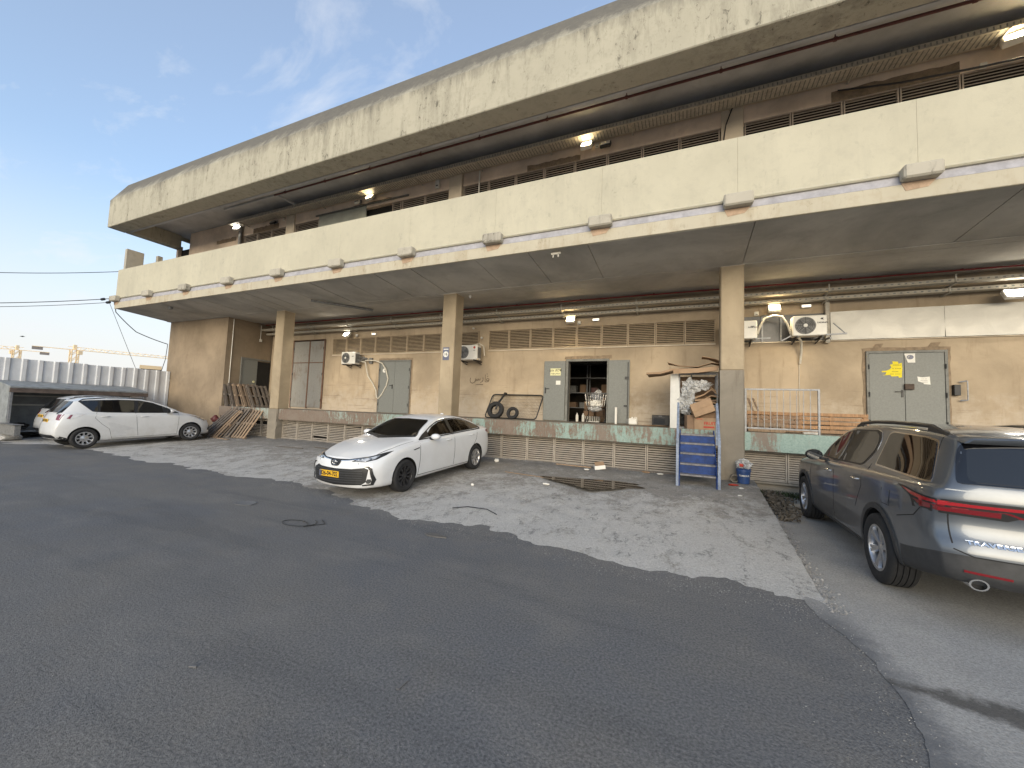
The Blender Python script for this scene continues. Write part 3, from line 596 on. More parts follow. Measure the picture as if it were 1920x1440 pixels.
def sm(tab):
    xs = np.array([a for a, b in tab]); ys = np.array([b for a, b in tab]); n = len(xs); h = np.diff(xs); d = np.diff(ys)/h; m = np.zeros(n)
    for i in range(1, n-1): m[i] = 0 if d[i-1]*d[i] <= 0 else (h[i-1]+h[i])*3/((2*h[i]+h[i-1])/d[i-1]*1+(h[i]+2*h[i-1])/d[i]) if True else 0
    m[0] = d[0]; m[-1] = d[-1]
    def f(x):
        x = min(max(x, xs[0]), xs[-1]); i = min(int(np.searchsorted(xs, x, 'right'))-1, n-2); i = max(i, 0); t = (x-xs[i])/h[i]
        return float(ys[i]*(2*t**3-3*t**2+1)+h[i]*m[i]*(t**3-2*t**2+t)+ys[i+1]*(-2*t**3+3*t**2)+h[i]*m[i+1]*(t**3-t**2))
    return f
class Car:
    def __init__(s, name, label, cat, spec, paint, loc, rot, group=None):
        s.sp = spec; s.paint = paint; s.root = T(name, label, cat, loc, rot, group); s.yf = spec['wb']/2+spec['fo']; s.L = spec['L']; s.body()
    def y(s, t): return s.yf-t
    def section(s, t):
        q = s.sp; zt, zb, w, wr = q['ztop'](t), q['zbelt'](t), q['w'](t), q['wr'](t); z0 = q['zbot'](t); cr = q['crown'](t); zr = zt-cr
        zb = min(zb, zr-.012)
        P = [(0,z0),(w*.72,z0),(w*.90,z0+.01),(w*.965,z0+.06),(w*.985,z0+.20),(w*1.0,z0+(zb-z0)*.58),(w*.992,zb-.10),(w*.975,zb-.035),(w*.948,zb),(w*.90,zb+.012),
             (wr+(w*.93-wr)*.30, zb+(zr-zb)*.66),(wr+.018,zr-.022),(wr-.02,zr+.010),(wr*.78,zt-cr*.55),(wr*.45,zt-cr*.15),(0,zt)]
        for _ in range(2):
            R = [P[0]]
            for a, b in zip(P, P[1:]): R += [(a[0]*.75+b[0]*.25, a[1]*.75+b[1]*.25), (a[0]*.25+b[0]*.75, a[1]*.25+b[1]*.75)]
            R.append(P[-1]); P = R
        return P
    def shift(s, t, x, z):
        q = s.sp; L = s.L; dz = 0
        W_ = q['W']/2; u = min(1, abs(x)/W_)
        a = max(0, 1-t/q.get('DF', 1.1)); b = max(0, 1-(L-t)/q['DR'])
        fr = q['dxf'](z)+q.get('fb', .20)*u**2.4; rr = q['dxr'](z)
        rb = q.get('rb', .13)*u**2.6*max(0, 1-(L-t)/.9)**2
        return fr*a*a - rr*b*b - rb
    def bvh_z(s, vs, me): return [me.vertices[i].co.z for i in vs]
    def body(s):
        L = s.L; ts = [0,.015,.04,.08,.13,.19,.26,.34]; x = .43
        while x < L-.42: ts.append(x); x += .075
        ts += [L-.34,L-.26,L-.19,L-.13,L-.08,L-.04,L-.015,L]
        vs = []; n = None; rows = []
        def wf(d): 
            R = .30; return 1 if d >= R else s.sp.get('ef', .90)+(1-s.sp.get('ef', .90))*sqrt(max(0, 1-(1-d/R)**2))
        for t in ts:
            P = s.section(t); k = wf(min(t, L-t)); row = []
            zmid = .55
            for (x, z) in P:
                kk = k; x2 = x*kk
                kz = 1-(1-k)*.35; z2 = zmid+(z-zmid)*kz
                row.append((x2, z2, t))
            rows.append(row)
        n = len(rows[0]); bm = bmesh.new(); G = []
        for row in rows:
            R = [bm.verts.new((x, s.y(t+s.shift(t,x,z)), z)) for x, z, t in row]
            Lf = [R[0]]+[bm.verts.new((-x, s.y(t+s.shift(t,x,z)), z)) for x, z, t in row[1:-1]]+[R[-1]]
            G.append((R, Lf))
        jc = [j for j in range(n) if rows[-3][j][1] < s.sp.get('clad', 0)]; jc = max(jc) if jc else -1
        for ii, ((Ra, La), (Rb, Lb)) in enumerate(zip(G, G[1:])):
            for j in range(n-1):
                f1 = bm.faces.new((Ra[j], Rb[j], Rb[j+1], Ra[j+1])); f2 = bm.faces.new((La[j], La[j+1], Lb[j+1], Lb[j]))
                if j < jc and ts[ii] > L-.68: f1.material_index = f2.material_index = 2
        for gi, sg in ((0, 1), (-1, -1)):       # end caps, gridded so that they can bulge
            R, Lf = G[gi]; row = rows[gi]; m = 10; prev = None
            for j in range(n):
                x, z, t = row[j]
                if j in (0, n-1): line = [R[j]]*(m+1)
                else: line = [R[j]]+[bm.verts.new((x*(1-2*i/m), s.y(t+s.shift(t, x*(1-2*i/m), z)), z)) for i in range(1, m)]+[Lf[j]]
                if prev:
                    for i in range(m):
                        q = []
                        for v_ in (prev[i], prev[i+1], line[i+1], line[i]):
                            if v_ not in q: q.append(v_)
                        if len(q) > 2:
                            try:
                                f1 = bm.faces.new(q)
                                if gi and j-1 < jc: f1.material_index = 2
                            except ValueError: pass
                prev = line
        bmesh.ops.recalc_face_normals(bm, faces=bm.faces)
        s.bvh = BVHTree.FromBMesh(bm)
        me = bpy.data.meshes.new('body'); bm.to_mesh(me); bm.free(); me.materials.append(s.paint); me.materials.append(well_m); me.materials.append(clad_m)
        ob = link('body', me); q = s.sp
        cut = MB()
        for sy in (1, -1):
            for sx in (1, -1):
                M = Matrix.Translation((sx*(q['W']/2-.34), sy*q['wb']/2+q.get('adx', 0), q['wr_']+q.get('ady', .01))) @ Matrix.Rotation(sx*pi/2, 4, 'Y'); cut.lathe([(q['ar'],0),(q['ar'],.6)], 40, M)
        cm = mesh('cut', cut, [well_m]); co = link('cut', cm); cm.materials.clear(); cm.materials.append(well_m)
        md = ob.modifiers.new('b', 'BOOLEAN'); md.object = co; md.operation = 'DIFFERENCE'; md.solver = 'EXACT'; md.material_mode = 'TRANSFER' if hasattr(md, 'material_mode') else 'INDEX'
        extra = []
        if q.get('cabin'):
            inner = m_in = simple('cabin lining', (.30,.29,.27), .8, .2, 5); mbs = [MB(), MB(), MB()]
            hw = lambda z: .80 if z < .95 else .80-(z-.95)/.43*.30
            P_ = [(s.y(t), z) for t, z in q['cabin']]; n_ = len(P_); mbs[0].add([(hw(z), y, z) for y, z in P_]+[(-hw(z), y, z) for y, z in P_], [tuple(range(n_)), tuple(range(2*n_-1, n_-1, -1))]+[(i, n_+i, n_+(i+1) % n_, (i+1) % n_) for i in range(n_)])
            for w_ in q['panes']:
                for sx in (1, -1): mbs[1].yz([(s.y(t), z) for t, z in w_], sx*.30, sx*1.2)
            mbs[2].xz(q['screen'], s.y(2.42), s.y(-.6))
            for k_, m_ in enumerate(mbs):
                eo = link('cut', mesh('cut', m_, [m_in])); extra.append(eo); md2 = ob.modifiers.new('c', 'BOOLEAN'); md2.object = eo; md2.operation = 'DIFFERENCE'; md2.solver = 'EXACT'; md2.material_mode = 'TRANSFER'
        dg = bpy.context.evaluated_depsgraph_get(); me2 = bpy.data.meshes.new_from_object(ob.evaluated_get(dg)); ob.modifiers.clear()
        old = ob.data; ob.data = me2; me2.name = 'body'; bpy.data.objects.remove(co); bpy.data.meshes.remove(old); [bpy.data.objects.remove(e) for e in extra]
        me2.polygons.foreach_set('use_smooth', [True]*len(me2.polygons)); me2.set_sharp_from_angle(angle=radians(q.get('sharp', 34)))
        ob.parent = s.root; s.ob = ob
    AX = {'x+': (Vector((1,0,0)), lambda a, b: Vector((3,a,b))), 'x-': (Vector((-1,0,0)), lambda a, b: Vector((-3,a,b))), 'front': (Vector((0,1,0)), lambda a, b: Vector((a,6,b))),
          'rear': (Vector((0,-1,0)), lambda a, b: Vector((a,-6,b))), 'top': (Vector((0,0,1)), lambda a, b: Vector((a,b,4)))}
    def shell(s, poly, axis, off=.003, th=.012, step=.07, rnd=0):
        """a thin solid plate that follows the body: polygon given in the view along the axis"""
        bm = bmesh.new()
        if rnd:
            P = [Vector(p) for p in poly]; Q = []
            for i, p in enumerate(P):
                a = (P[i-1]-p); b = (P[(i+1) % len(P)]-p); ra = min(rnd, a.length*.45); rb = min(rnd, b.length*.45)
                A_, B_ = p+a.normalized()*ra, p+b.normalized()*rb
                Q += [A_, A_*.25+p*.5+B_*.25, B_]
            poly = [tuple(q) for q in Q]
        f = bm.faces.new([bm.verts.new((a, b, 0)) for a, b in poly])
        xs = [p[0] for p in poly]; ys = [p[1] for p in poly]
        for k, (lo, hi) in ((0, (min(xs), max(xs))), (1, (min(ys), max(ys)))):
            c = lo+step
            while c < hi-step*.3:
                no = Vector((1,0,0)) if k == 0 else Vector((0,1,0)); bmesh.ops.bisect_plane(bm, geom=bm.verts[:]+bm.edges[:]+bm.faces[:], plane_co=no*c, plane_no=no); c += step
        d, org = s.AX[axis]; mb = MB(); vs = []; ins = []; bm.verts.index_update(); bm.verts.ensure_lookup_table()
        for v in bm.verts:
            o = org(v.co.x, v.co.y); h = s.bvh.ray_cast(o, -d, 9)
            if h[0] is None: h = s.bvh.find_nearest(Vector((o.x if axis != 'x+' and axis != 'x-' else o.x/3.2, o.y if axis in ('x+','x-','top') else o.y/2.6, min(o.z, 1.7))))
            p, nn = h[0], h[1]
            if nn.dot(d) < 0: nn = -nn
            vs.append(p+nn*off); ins.append(p+nn*(off-th))
        fs = [tuple(v.index for v in f.verts) for f in bm.faces]; n = len(vs); bd = [(e.verts[0].index, e.verts[1].index) for e in bm.edges if len(e.link_faces) == 1]
        bm.free(); return mb.add(vs+ins, fs+[tuple(n+i for i in reversed(f)) for f in fs]+[(a, b, n+b, n+a) for a, b in bd])
    def pl(s, name, poly, axis, m, off=.003, th=.012, rnd=0, par=None, step=.07, label=None):
        o = O(name, s.shell(poly, axis, off, th, step, rnd), m, par or s.root, 0, 40)
        if label: o['label'] = label
        return o
    def side(s, name, tz, m, sides=('x+','x-'), **k):
        return [s.pl(name, [(s.y(t), z) for t, z in tz], a, m, **k) for a in sides]
    def both(s, name, xz, axis, m, **k):
        return [s.pl(name, xz, axis, m, **k), s.pl(name, [(-x, z) for x, z in xz][::-1], axis, m, **k)]
    def seams(s, name, lines, axis, w=.011, m=None):
        mb = MB()
        for ln in lines:
            for (a, b) in zip(ln, ln[1:]):
                a, b = Vector(a), Vector(b); d = (b-a).normalized(); n = Vector((-d.y, d.x))*w/2; e = d*w*.3
                q = s.shell([tuple(a-n-e), tuple(b-n+e), tuple(b+n+e), tuple(a+n-e)], axis, .0012, .004, .05); mb.add(q.v, q.f)
        return O(name, mb, m or seam_m, s.root)
    def sideseams(s, lines, **k): 
        for a in ('x+','x-'): s.seams('panel_gap', [[(s.y(t), z) for t, z in ln] for ln in lines], a, **k)
    def wheels(s, tyre, rims, steer=0):
        q = s.sp; wy = q['wb']/2
        for sy, rm in ((1, rims[0]), (-1, rims[1])):
            for sx in (1, -1):
                w = link('wheel', tyre, s.root, (sx*(q['W']/2-q.get('wi', .115)), sy*wy, q['wr_']), (0, 0, (0 if sx > 0 else pi)+(steer if sy > 0 else 0)))
                for nm, me in rm: link(nm, me, w)
def tyre_mesh(R, r, w, n=40):          # axis along X, outer face at +X
    mb = MB(); M = Matrix.Rotation(pi/2, 4, 'Y'); h = w/2
    pr = [(r-.01,-h*.7),(r+.01,-h*.92),(R*.86,-h),(R*.955,-h*.93),(R-.004,-h*.78)]
    for g in (-.55,-.18,.18,.55): pr += [(R,(g-.10)*h),(R,(g-.035)*h),(R-.012,(g-.03)*h),(R-.012,(g+.03)*h),(R,(g+.035)*h),(R,(g+.10)*h)]
    pr += [(R-.004,h*.78),(R*.955,h*.93),(R*.86,h),(R*.80,h*1.0),(R*.78,h*.975),(r+.01,h*.92),(r-.01,h*.7)]
    mb.lathe(pr, n, M, caps=False); return mesh('wheel', mb, rubber_m, 0, 50)
def rim_meshes(r, w, kind, mat, nsp):
    M = Matrix.Rotation(pi/2, 4, 'Y'); h = w/2; mb = MB()
    mb.lathe([(r,h*.80),(r,h*.90),(r-.022,h*.90),(r-.03,h*.72),(r-.035,-h*.5)], 36, M, caps=False)
    c = h*.70
    def spoke(a, w0, w1, ra, rb, x0, x1, th=.03):
        ca, sa = cos(a), sin(a); d = Vector((0, ca, sa)); t = Vector((0, -sa, ca)); X = Vector((1,0,0)); vs = []
        for rr, ww, xx in ((ra, w0, x0), (rb, w1, x1)):
            vs += [d*rr-t*ww/2+X*(xx-th), d*rr+t*ww/2+X*(xx-th), d*rr+t*ww*.34+X*xx, d*rr-t*ww*.34+X*xx]
        mb.add(vs, [(0,1,2,3),(7,6,5,4),(0,4,5,1),(1,5,6,2),(2,6,7,3),(3,7,4,0)])
    for i in range(nsp):
        a = 2*pi*i/nsp+.3
        if kind == 'twin':
            for s_ in (-1, 1): spoke(a+s_*.10, .030, .052, .05, r-.018, c*.92, h*.84)
        elif kind == 'fan': spoke(a, .032, .062, .05, r-.018, c*.9, h*.84)
        else: spoke(a, .03, .075, r*.45, r-.02, c, h*.8)
    mb.lathe([(.0,c*1.05),(.030,c*1.05),(.038,c),(.062 if kind != 'cap' else r*.5,c*.9),(.065 if kind != 'cap' else r*.5,c*.5)], 20, M, caps=False)
    for i in range(5):
        a = 2*pi*i/5; mb.lathe([(.009,c*.9),(.009,c*1.0),(0,c*1.0)], 6, Matrix.Translation((0, .045*cos(a), .045*sin(a))) @ M, caps=False)
    back = MB(); back.lathe([(r-.03,-h*.2),(.0,-h*.2)], 24, M, caps=False); back.lathe([(.13,h*.05),(.13,h*.15),(.0,h*.15)], 20, M, caps=False)
    return [('rim', mesh('rim', mb, mat, 0, 35)), ('brake_disc', mesh('brake_disc', back, well_m))]
def mirror(c, t, z, m, lower=black_m, w=.20, h=.13):
    for sx in (1, -1):
        xb = c.bvh.ray_cast(Vector((sx*3, c.y(t), z-.04)), Vector((-sx,0,0)))[0]; x0 = abs(xb.x) if xb else .85
        q = MB(); M = Matrix.Translation((sx*(x0+.05+w/2), c.y(t)-.02, z+.03))
        pr = []; n = 7
        for i in range(n): 
            u = i/(n-1); pr.append((sqrt(max(.0, 1-(u*1.02-.12)**2 if u < .95 else .15)), u))
        q.lathe([(.0,-.02),(.6,-.02),(.92,.08),(1.0,.35),(.92,.62),(.70,.82),(.35,.95),(0,1.0)], 18, M @ Matrix.Diagonal((w/2*1.08, .14, h/2, 1)) @ Matrix.Rotation(-pi/2, 4, 'X'), caps=False)
        o = O('mirror', q, m, c.root, 0, 60)
        q = MB(); q.lathe([(0,-.03),(.88,-.03),(.90,0)], 18, M @ Matrix.Diagonal((w/2*1.05, .14, h/2, 1)) @ Matrix.Rotation(-pi/2, 4, 'X'), caps=False); O('mirror_glass', q, glass_m, o)
        q = MB(); q.beam((sx*(x0-.03), c.y(t)-.01, z-.035), (sx*(x0+.10), c.y(t)-.01, z-.02), .07, .04); O('mirror_arm', q, lower, o, .008)
def handles(c, spots, m, sides=(1,-1)):
    for t, z in spots:
        for sx in sides:
            h = c.bvh.ray_cast(Vector((sx*3, c.y(t), z)), Vector((-sx,0,0)))[0]; x = h.x; q = MB()
            q.tube([(x-sx*.01, c.y(t-.095), z),(x+sx*.028, c.y(t-.07), z+.002),(x+sx*.034, c.y(t), z+.004),(x+sx*.028, c.y(t+.07), z+.002),(x-sx*.01, c.y(t+.095), z)], .013, 8); O('door_handle', q, m, c.root, 0, 50)
def plate(c, axis, x, z, txt, w=.50, h=.115):
    sy = 1 if axis == 'front' else -1; hit = c.bvh.ray_cast(Vector((x, sy*6, z)), Vector((0,-sy,0)))[0]; y = hit.y+sy*.016
    q = MB(); q.box(x-w/2, x+w/2, min(y-sy*.014, y), max(y-sy*.014, y), z-h/2, z+h/2); o = O('number_plate', q, plate_m, c.root, .004)
    tm = text_mb(txt, h*.98, .0015, .002); M = Matrix.Translation((x-.0, y+sy*.002, z)) @ (Matrix.Rotation(pi, 4, 'Z') if sy > 0 else Matrix.Identity(4)) @ FACE_S @ Matrix.Diagonal((.86,1,1,1))
    tm.xf(M); O('plate_number', tm, ink_m, o)
    q = MB(); xs = x+(w/2-.028)*(1 if sy > 0 else -1); q.box(xs-.026, xs+.026, min(y, y+sy*.0015), max(y, y+sy*.0015), z-h/2+.004, z+h/2-.004); O('plate_band', q, signblue_m, o)

# ---- white saloon in the middle
PW = [[(1.78,1.0),(1.8,1.08),(2.0,1.19),(2.3,1.28),(2.60,1.318),(2.63,1.012)], [(2.72,1.018),(2.69,1.324),(3.05,1.318),(3.35,1.282),(3.47,1.25),(3.50,1.04)]]
SCR = [(-.71,1.045),(-.65,1.12),(-.56,1.29),(-.50,1.335),(0,1.352),(.50,1.335),(.56,1.29),(.65,1.12),(.71,1.045),(0,1.015)]
sedan = dict(panes=PW, screen=[(a*.975, .02+b*.985) for a, b in SCR], cabin=[(1.60,.60),(1.60,1.075),(1.95,1.235),(2.35,1.335),(2.65,1.37),(3.05,1.36),(3.4,1.305),(3.75,1.18),(3.85,1.10),(3.85,.60)], L=4.63, W=1.78, wb=2.70, fo=.94, wr_=.315, ar=.352, DF=1.1, DR=1.0, fb=.26, rb=.16, ef=.93, wi=.10,
    ztop=sm([(0,.735),(.12,.785),(.35,.855),(.7,.93),(1.05,.985),(1.32,1.02),(1.42,1.055),(1.7,1.20),(2.0,1.325),(2.25,1.40),(2.65,1.435),(3.05,1.425),(3.4,1.375),(3.8,1.25),(4.15,1.115),(4.32,1.09),(4.63,1.06)]),
    zbelt=sm([(0,.66),(.4,.77),(.8,.85),(1.3,.915),(2,.95),(3,.985),(3.8,1.02),(4.3,1.02),(4.63,.98)]), w=sm([(0,.80),(.25,.855),(.7,.885),(2.2,.89),(3.8,.89),(4.3,.865),(4.63,.80)]),
    wr=sm([(0,.60),(.5,.68),(1.0,.72),(1.35,.735),(1.6,.71),(2.2,.585),(2.6,.56),(3.2,.56),(3.6,.575),(4.1,.65),(4.63,.66)]), crown=sm([(0,.03),(1.3,.045),(2.3,.055),(3.2,.055),(4.1,.03),(4.63,.03)]),
    zbot=sm([(0,.19),(.3,.18),(1,.17),(3.6,.18),(4.3,.22),(4.63,.27)]), dxf=sm([(.15,.07),(.28,.0),(.5,.0),(.6,.02),(.68,.05),(.78,.12),(1.2,.2)]), dxr=sm([(.2,.12),(.45,.0),(.7,.0),(.85,.04),(1.0,.05),(1.1,.02),(1.5,.02)]))
c = Car('white_saloon_car', 'white saloon car with orange number plate parked nose out on the concrete ramp', 'car', sedan, white_paint, (-5.87, 7.73, .113), (radians(-2.6), 0, radians(180-1.6)))
dlo = [(1.46,.965),(1.62,1.06),(1.95,1.195),(2.28,1.295),(2.65,1.342),(3.05,1.338),(3.4,1.295),(3.72,1.195),(3.95,1.10),(4.0,1.06),(3.9,1.035),(2.7,1.0)]
c.sideseams([dlo+dlo[:1]], w=.022)
c.side('window_trim', [(2.61,1.01),(2.58,1.322),(2.71,1.33),(2.74,1.015)], black_m, off=.004); c.side('window_trim', [(1.46,.97),(1.64,1.07),(1.80,1.12),(1.80,1.0)], black_m, off=.004); c.side('window_trim', [(3.48,1.04),(3.45,1.26),(3.70,1.19),(3.95,1.09),(3.97,1.055)], black_m, off=.003)
c.side('window', [(1.78,1.0),(1.8,1.08),(2.0,1.19),(2.3,1.28),(2.60,1.318),(2.63,1.012)], clearglass_m, off=.006, rnd=.02)
c.side('window', [(2.72,1.018),(2.69,1.324),(3.05,1.318),(3.35,1.282),(3.47,1.25),(3.50,1.04)], clearglass_m, off=.006, rnd=.02)
c.side('window', [(3.54,1.045),(3.52,1.232),(3.70,1.175),(3.90,1.085),(3.92,1.06)], glass_m, off=.006, rnd=.02)
c.pl('windscreen', [(-.71,1.045),(-.65,1.12),(-.56,1.29),(-.50,1.335),(0,1.352),(.50,1.335),(.56,1.29),(.65,1.12),(.71,1.045),(0,1.015)], 'front', clearglass_m, rnd=.03, off=.004)
c.pl('cowl', [(-.70,1.02),(-.70,1.045),(0,1.018),(.70,1.045),(.70,1.02),(0,.99)], 'front', black_m, off=.006)
c.pl('rear_window', [(-.56,1.14),(-.47,1.36),(0,1.385),(.47,1.36),(.56,1.14)], 'rear', glass_m, rnd=.03, off=.004)
for sx in (-1, 1):
    q = MB(); q.obox((sx*.36, c.y(2.62), .62), (.46,.5,.16)); q.obox((sx*.36, c.y(2.90), .90), (.44,.14,.58), R3('X', -14)); O('seat', q, seat_m, c.root, .04, 40); q = MB(); q.obox((sx*.36, c.y(2.98), 1.245), (.24,.09,.15), R3('X', -12)); O('headrest', q, seat_m, c.root, .03, 40)
q = MB(); q.obox((0, c.y(3.66), .86), (1.25,.16,.5), R3('X', -16)); O('rear_seat', q, seat_m, c.root, .04, 40)
q = MB(); q.obox((0, c.y(1.80), .90), (1.38,.42,.22), R3('X', 6)); O('dashboard', q, dash_m, c.root, .03, 40); q = MB(); q.tube([(-.36+.17*cos(a), c.y(2.12)-.05*sin(a), 1.0+.16*sin(a)) for a in np.linspace(0, 2*pi, 20, endpoint=False)], .014, 6, closed=True); O('steering_wheel', q, black_m, c.root, 0, 60)
q = MB(); q.obox((0, c.y(2.22), 1.295), (.2,.03,.055)); O('inner_mirror', q, black_m, c.root, .01)
c.sideseams([[(1.40,.93),(1.38,.55),(1.33,.26)],[(2.66,.99),(2.66,.60),(2.63,.25)],[(3.72,1.02),(3.66,.80),(3.50,.62),(3.38,.30)],[(1.33,.26),(3.36,.25)]])
c.seams('bonnet_gap', [[(-.76,c.y(1.30)),(-.72,c.y(.7)),(-.63,c.y(.28)),(-.5,c.y(.10))],[(.76,c.y(1.30)),(.72,c.y(.7)),(.63,c.y(.28)),(.5,c.y(.10))]], 'top', .008)
c.both('headlight', [(.36,.672),(.44,.715),(.62,.765),(.76,.82),(.80,.83),(.79,.77),(.74,.71),(.62,.672)], 'front', black_m, off=.004, step=.04)
c.both('headlight_lens', [(.42,.678),(.48,.712),(.62,.742),(.72,.77),(.71,.72),(.62,.687)], 'front', clear_m, off=.007, step=.04)
c.pl('bonnet_trim', [(-.60,.755),(-.30,.712),(0,.70),(.30,.712),(.60,.755),(.60,.735),(.30,.690),(0,.676),(-.30,.690),(-.60,.735)], 'front', black_m, off=.004, step=.05)
c.pl('bonnet_trim', [(-.50,.725),(-.28,.692),(-.12,.678),(-.12,.668),(-.28,.681),(-.50,.712)], 'front', chrome_m, off=.008, step=.05); c.pl('bonnet_trim', [(.50,.725),(.28,.692),(.12,.678),(.12,.668),(.28,.681),(.50,.712)], 'front', chrome_m, off=.008, step=.05)
c.pl('emblem_plate', [(-.13,.70),(.13,.70),(.12,.62),(.07,.575),(-.07,.575),(-.12,.62)], 'front', black_m, off=.010, rnd=.03, step=.04)
hit = c.bvh.ray_cast(Vector((0,6,.64)), Vector((0,-1,0)))[0]; q = MB(); a1 = [(.062*cos(a), hit.y+.022, .640+.042*sin(a)) for a in np.linspace(0, 2*pi, 20, endpoint=False)]; q.tube(a1, .005, 6, closed=True)
q.tube([(.024*cos(a), hit.y+.022, .640+.042*sin(a)) for a in np.linspace(0, 2*pi, 16, endpoint=False)], .004, 6, closed=True); q.tube([(.052*cos(a), hit.y+.022, .660+.016*sin(a)) for a in np.linspace(0, 2*pi, 16, endpoint=False)], .004, 6, closed=True); O('emblem', q, chrome_m, c.root, 0, 60)
gr = c.pl('grille', [(-.70,.545),(-.62,.575),(-.40,.545),(0,.535),(.40,.545),(.50,.565),(.62,.50),(.70,.46),(.62,.30),(.58,.265),(0,.235),(-.58,.265),(-.66,.32)], 'front', black_m, off=.004, step=.05)
for k_ in range(6):
    z = .295+k_*.042; c.pl('grille_bar', [(-.60,z),(0,z-.012),(.60,z),(.60,z+.014),(0,z+.002),(-.60,z+.014)], 'front', clad_m, off=.012, par=gr, step=.06)
c.both('bumper_blade', [(.60,.595),(.70,.60),(.755,.56),(.79,.36),(.76,.265),(.60,.25),(.60,.27),(.735,.29),(.75,.36),(.72,.53),(.68,.575)], 'front', black_m, off=.008, step=.03)
c.both('fog_lamp', [(.66,.33),(.69,.375),(.74,.375),(.745,.33),(.72,.295),(.68,.295)], 'front', clad_m, off=.010, step=.05)
c.side('side_trim', [(1.17,.80),(1.36,.83),(1.36,.812),(1.2,.785)], blacksteel_m, off=.004)
c.side('tail_light', [(4.16,.965),(4.22,1.0),(4.40,.99),(4.40,.90),(4.26,.90)], redlens_m, off=.005)
c.both('tail_light', [(.45,.97),(.80,.99),(.82,.90),(.45,.87)], 'rear', redlens_m, off=.005)
c.side('arch_lip', [(.94+.352+.352*0+.0,.18),(.94+.40,.19),(.94+.40,.24),(.94+.36,.24)], seam_m, off=.003)
plate(c, 'front', .12, .425, '826-04-702'); plate(c, 'rear', 0, .62, '826-04-702'); mirror(c, 1.80, .985, white_paint); handles(c, [(2.42,.885),(3.42,.915)], white_paint)
q = MB(); q.lathe([(.05,0),(.035,.04),(.006,.05),(.0,.055)], 10, Matrix.Translation((0, c.y(3.35), sedan['ztop'](3.35)-.005))); O('antenna', q, white_paint, c.root)
ty = tyre_mesh(.315, .205, .205); c.wheels(ty, (rim_meshes(.212, .205, 'fan', darkalloy_m, 10), rim_meshes(.212, .205, 'twin', alloy_m, 7)))

# ---- grey SUV on the right
suv = dict(clad=.70, L=5.19, W=1.99, wb=3.07, fo=.97, wr_=.372, ar=.415, DF=1.1, DR=1.9, fb=.26, rb=.15, ef=.95, wi=.115, ady=.015,
    ztop=sm([(0,1.0),(.25,1.075),(.8,1.15),(1.3,1.19),(1.45,1.225),(1.8,1.45),(2.15,1.655),(2.5,1.735),(3.2,1.765),(4.2,1.75),(4.8,1.715),(5.19,1.675)]),
    zbelt=sm([(0,.90),(.5,1.02),(1.4,1.10),(2.5,1.135),(4,1.18),(5.19,1.20)]), w=sm([(0,.93),(.3,.97),(.8,.995),(2.5,.99),(4.4,.995),(4.9,.975),(5.19,.95)]),
    wr=sm([(0,.72),(.8,.80),(1.4,.83),(1.7,.80),(2.2,.70),(2.8,.68),(4.2,.67),(5.19,.655)]), crown=sm([(0,.03),(1.4,.05),(2.4,.06),(4.2,.06),(5.19,.05)]),
    zbot=sm([(0,.28),(.5,.24),(1.2,.24),(3.8,.25),(4.6,.32),(5.19,.42)]), dxf=sm([(.2,.1),(.5,0),(.8,.0),(1.0,.06),(1.2,.15)]), dxr=sm([(.35,.10),(.52,.0),(.72,.0),(.80,.055),(.95,.075),(1.10,.045),(1.22,.065),(1.30,.11),(1.5,.245),(1.72,.40)]))
v = Car('grey_suv_car', 'dark grey metallic SUV parked nose in at the right edge of the picture', 'car', suv, greymet, (2.975, 7.25, .004), (0,0,radians(-.8)))
dl1 = [(1.62,1.155),(1.72,1.27),(2.0,1.475),(2.25,1.60),(2.6,1.655),(3.3,1.665),(3.42,1.64),(3.50,1.55),(3.52,1.40),(3.38,1.215),(3.28,1.19),(2.4,1.165)]
v.side('chrome_trim', dl1, chrome_m, off=.002, rnd=.03); v.side('window_trim', [(t*.985+.037, z*.972+.039) for t, z in dl1], black_m, off=.005, rnd=.03)
v.side('window', [(1.86,1.185),(1.9,1.35),(2.1,1.50),(2.3,1.585),(2.50,1.615),(2.52,1.19)], glass_m, off=.008, rnd=.02)
v.side('window', [(2.60,1.195),(2.58,1.625),(3.28,1.635),(3.40,1.59),(3.46,1.50),(3.46,1.40),(3.33,1.235),(3.26,1.215)], glass_m, off=.008, rnd=.02)
v.side('window_trim', [(3.66,1.245),(3.62,1.62),(3.70,1.655),(4.40,1.63),(4.62,1.60),(4.88,1.22),(4.80,1.215)], chrome_m, off=.002, rnd=.03)
v.side('window', [(3.685,1.262),(3.645,1.61),(3.72,1.64),(4.38,1.615),(4.60,1.585),(4.86,1.235),(4.79,1.23)], glasst_m, off=.006, rnd=.03)
v.pl('windscreen', [(-.80,1.22),(-.70,1.50),(-.64,1.64),(0,1.69),(.64,1.64),(.70,1.50),(.80,1.22),(0,1.20)], 'front', glass_m, rnd=.03, off=.004)
v.pl('rear_window', [(-.78,1.245),(-.725,1.42),(-.66,1.57),(-.60,1.605),(.60,1.605),(.66,1.57),(.725,1.42),(.78,1.245)], 'rear', glasst_m, rnd=.04, off=.006, step=.04)
v.pl('rear_window', [(-.71,1.262),(-.63,1.55),(.63,1.55),(.71,1.262)], 'rear', glass_m, rnd=.05, off=.008)
q = MB(); yr_ = v.bvh.ray_cast(Vector((0,-6,1.62)), Vector((0,1,0)))[0].y; q.prism([(-.66,1.615),(-.60,1.665),(0,1.685),(.60,1.665),(.66,1.615)], lambda a, b: (a, yr_+.20, b), lambda a, b: (a*1.0, yr_-.08+.05*abs(a), b-.028)); O('roof_spoiler', q, greymet, v.root, .012, 40)
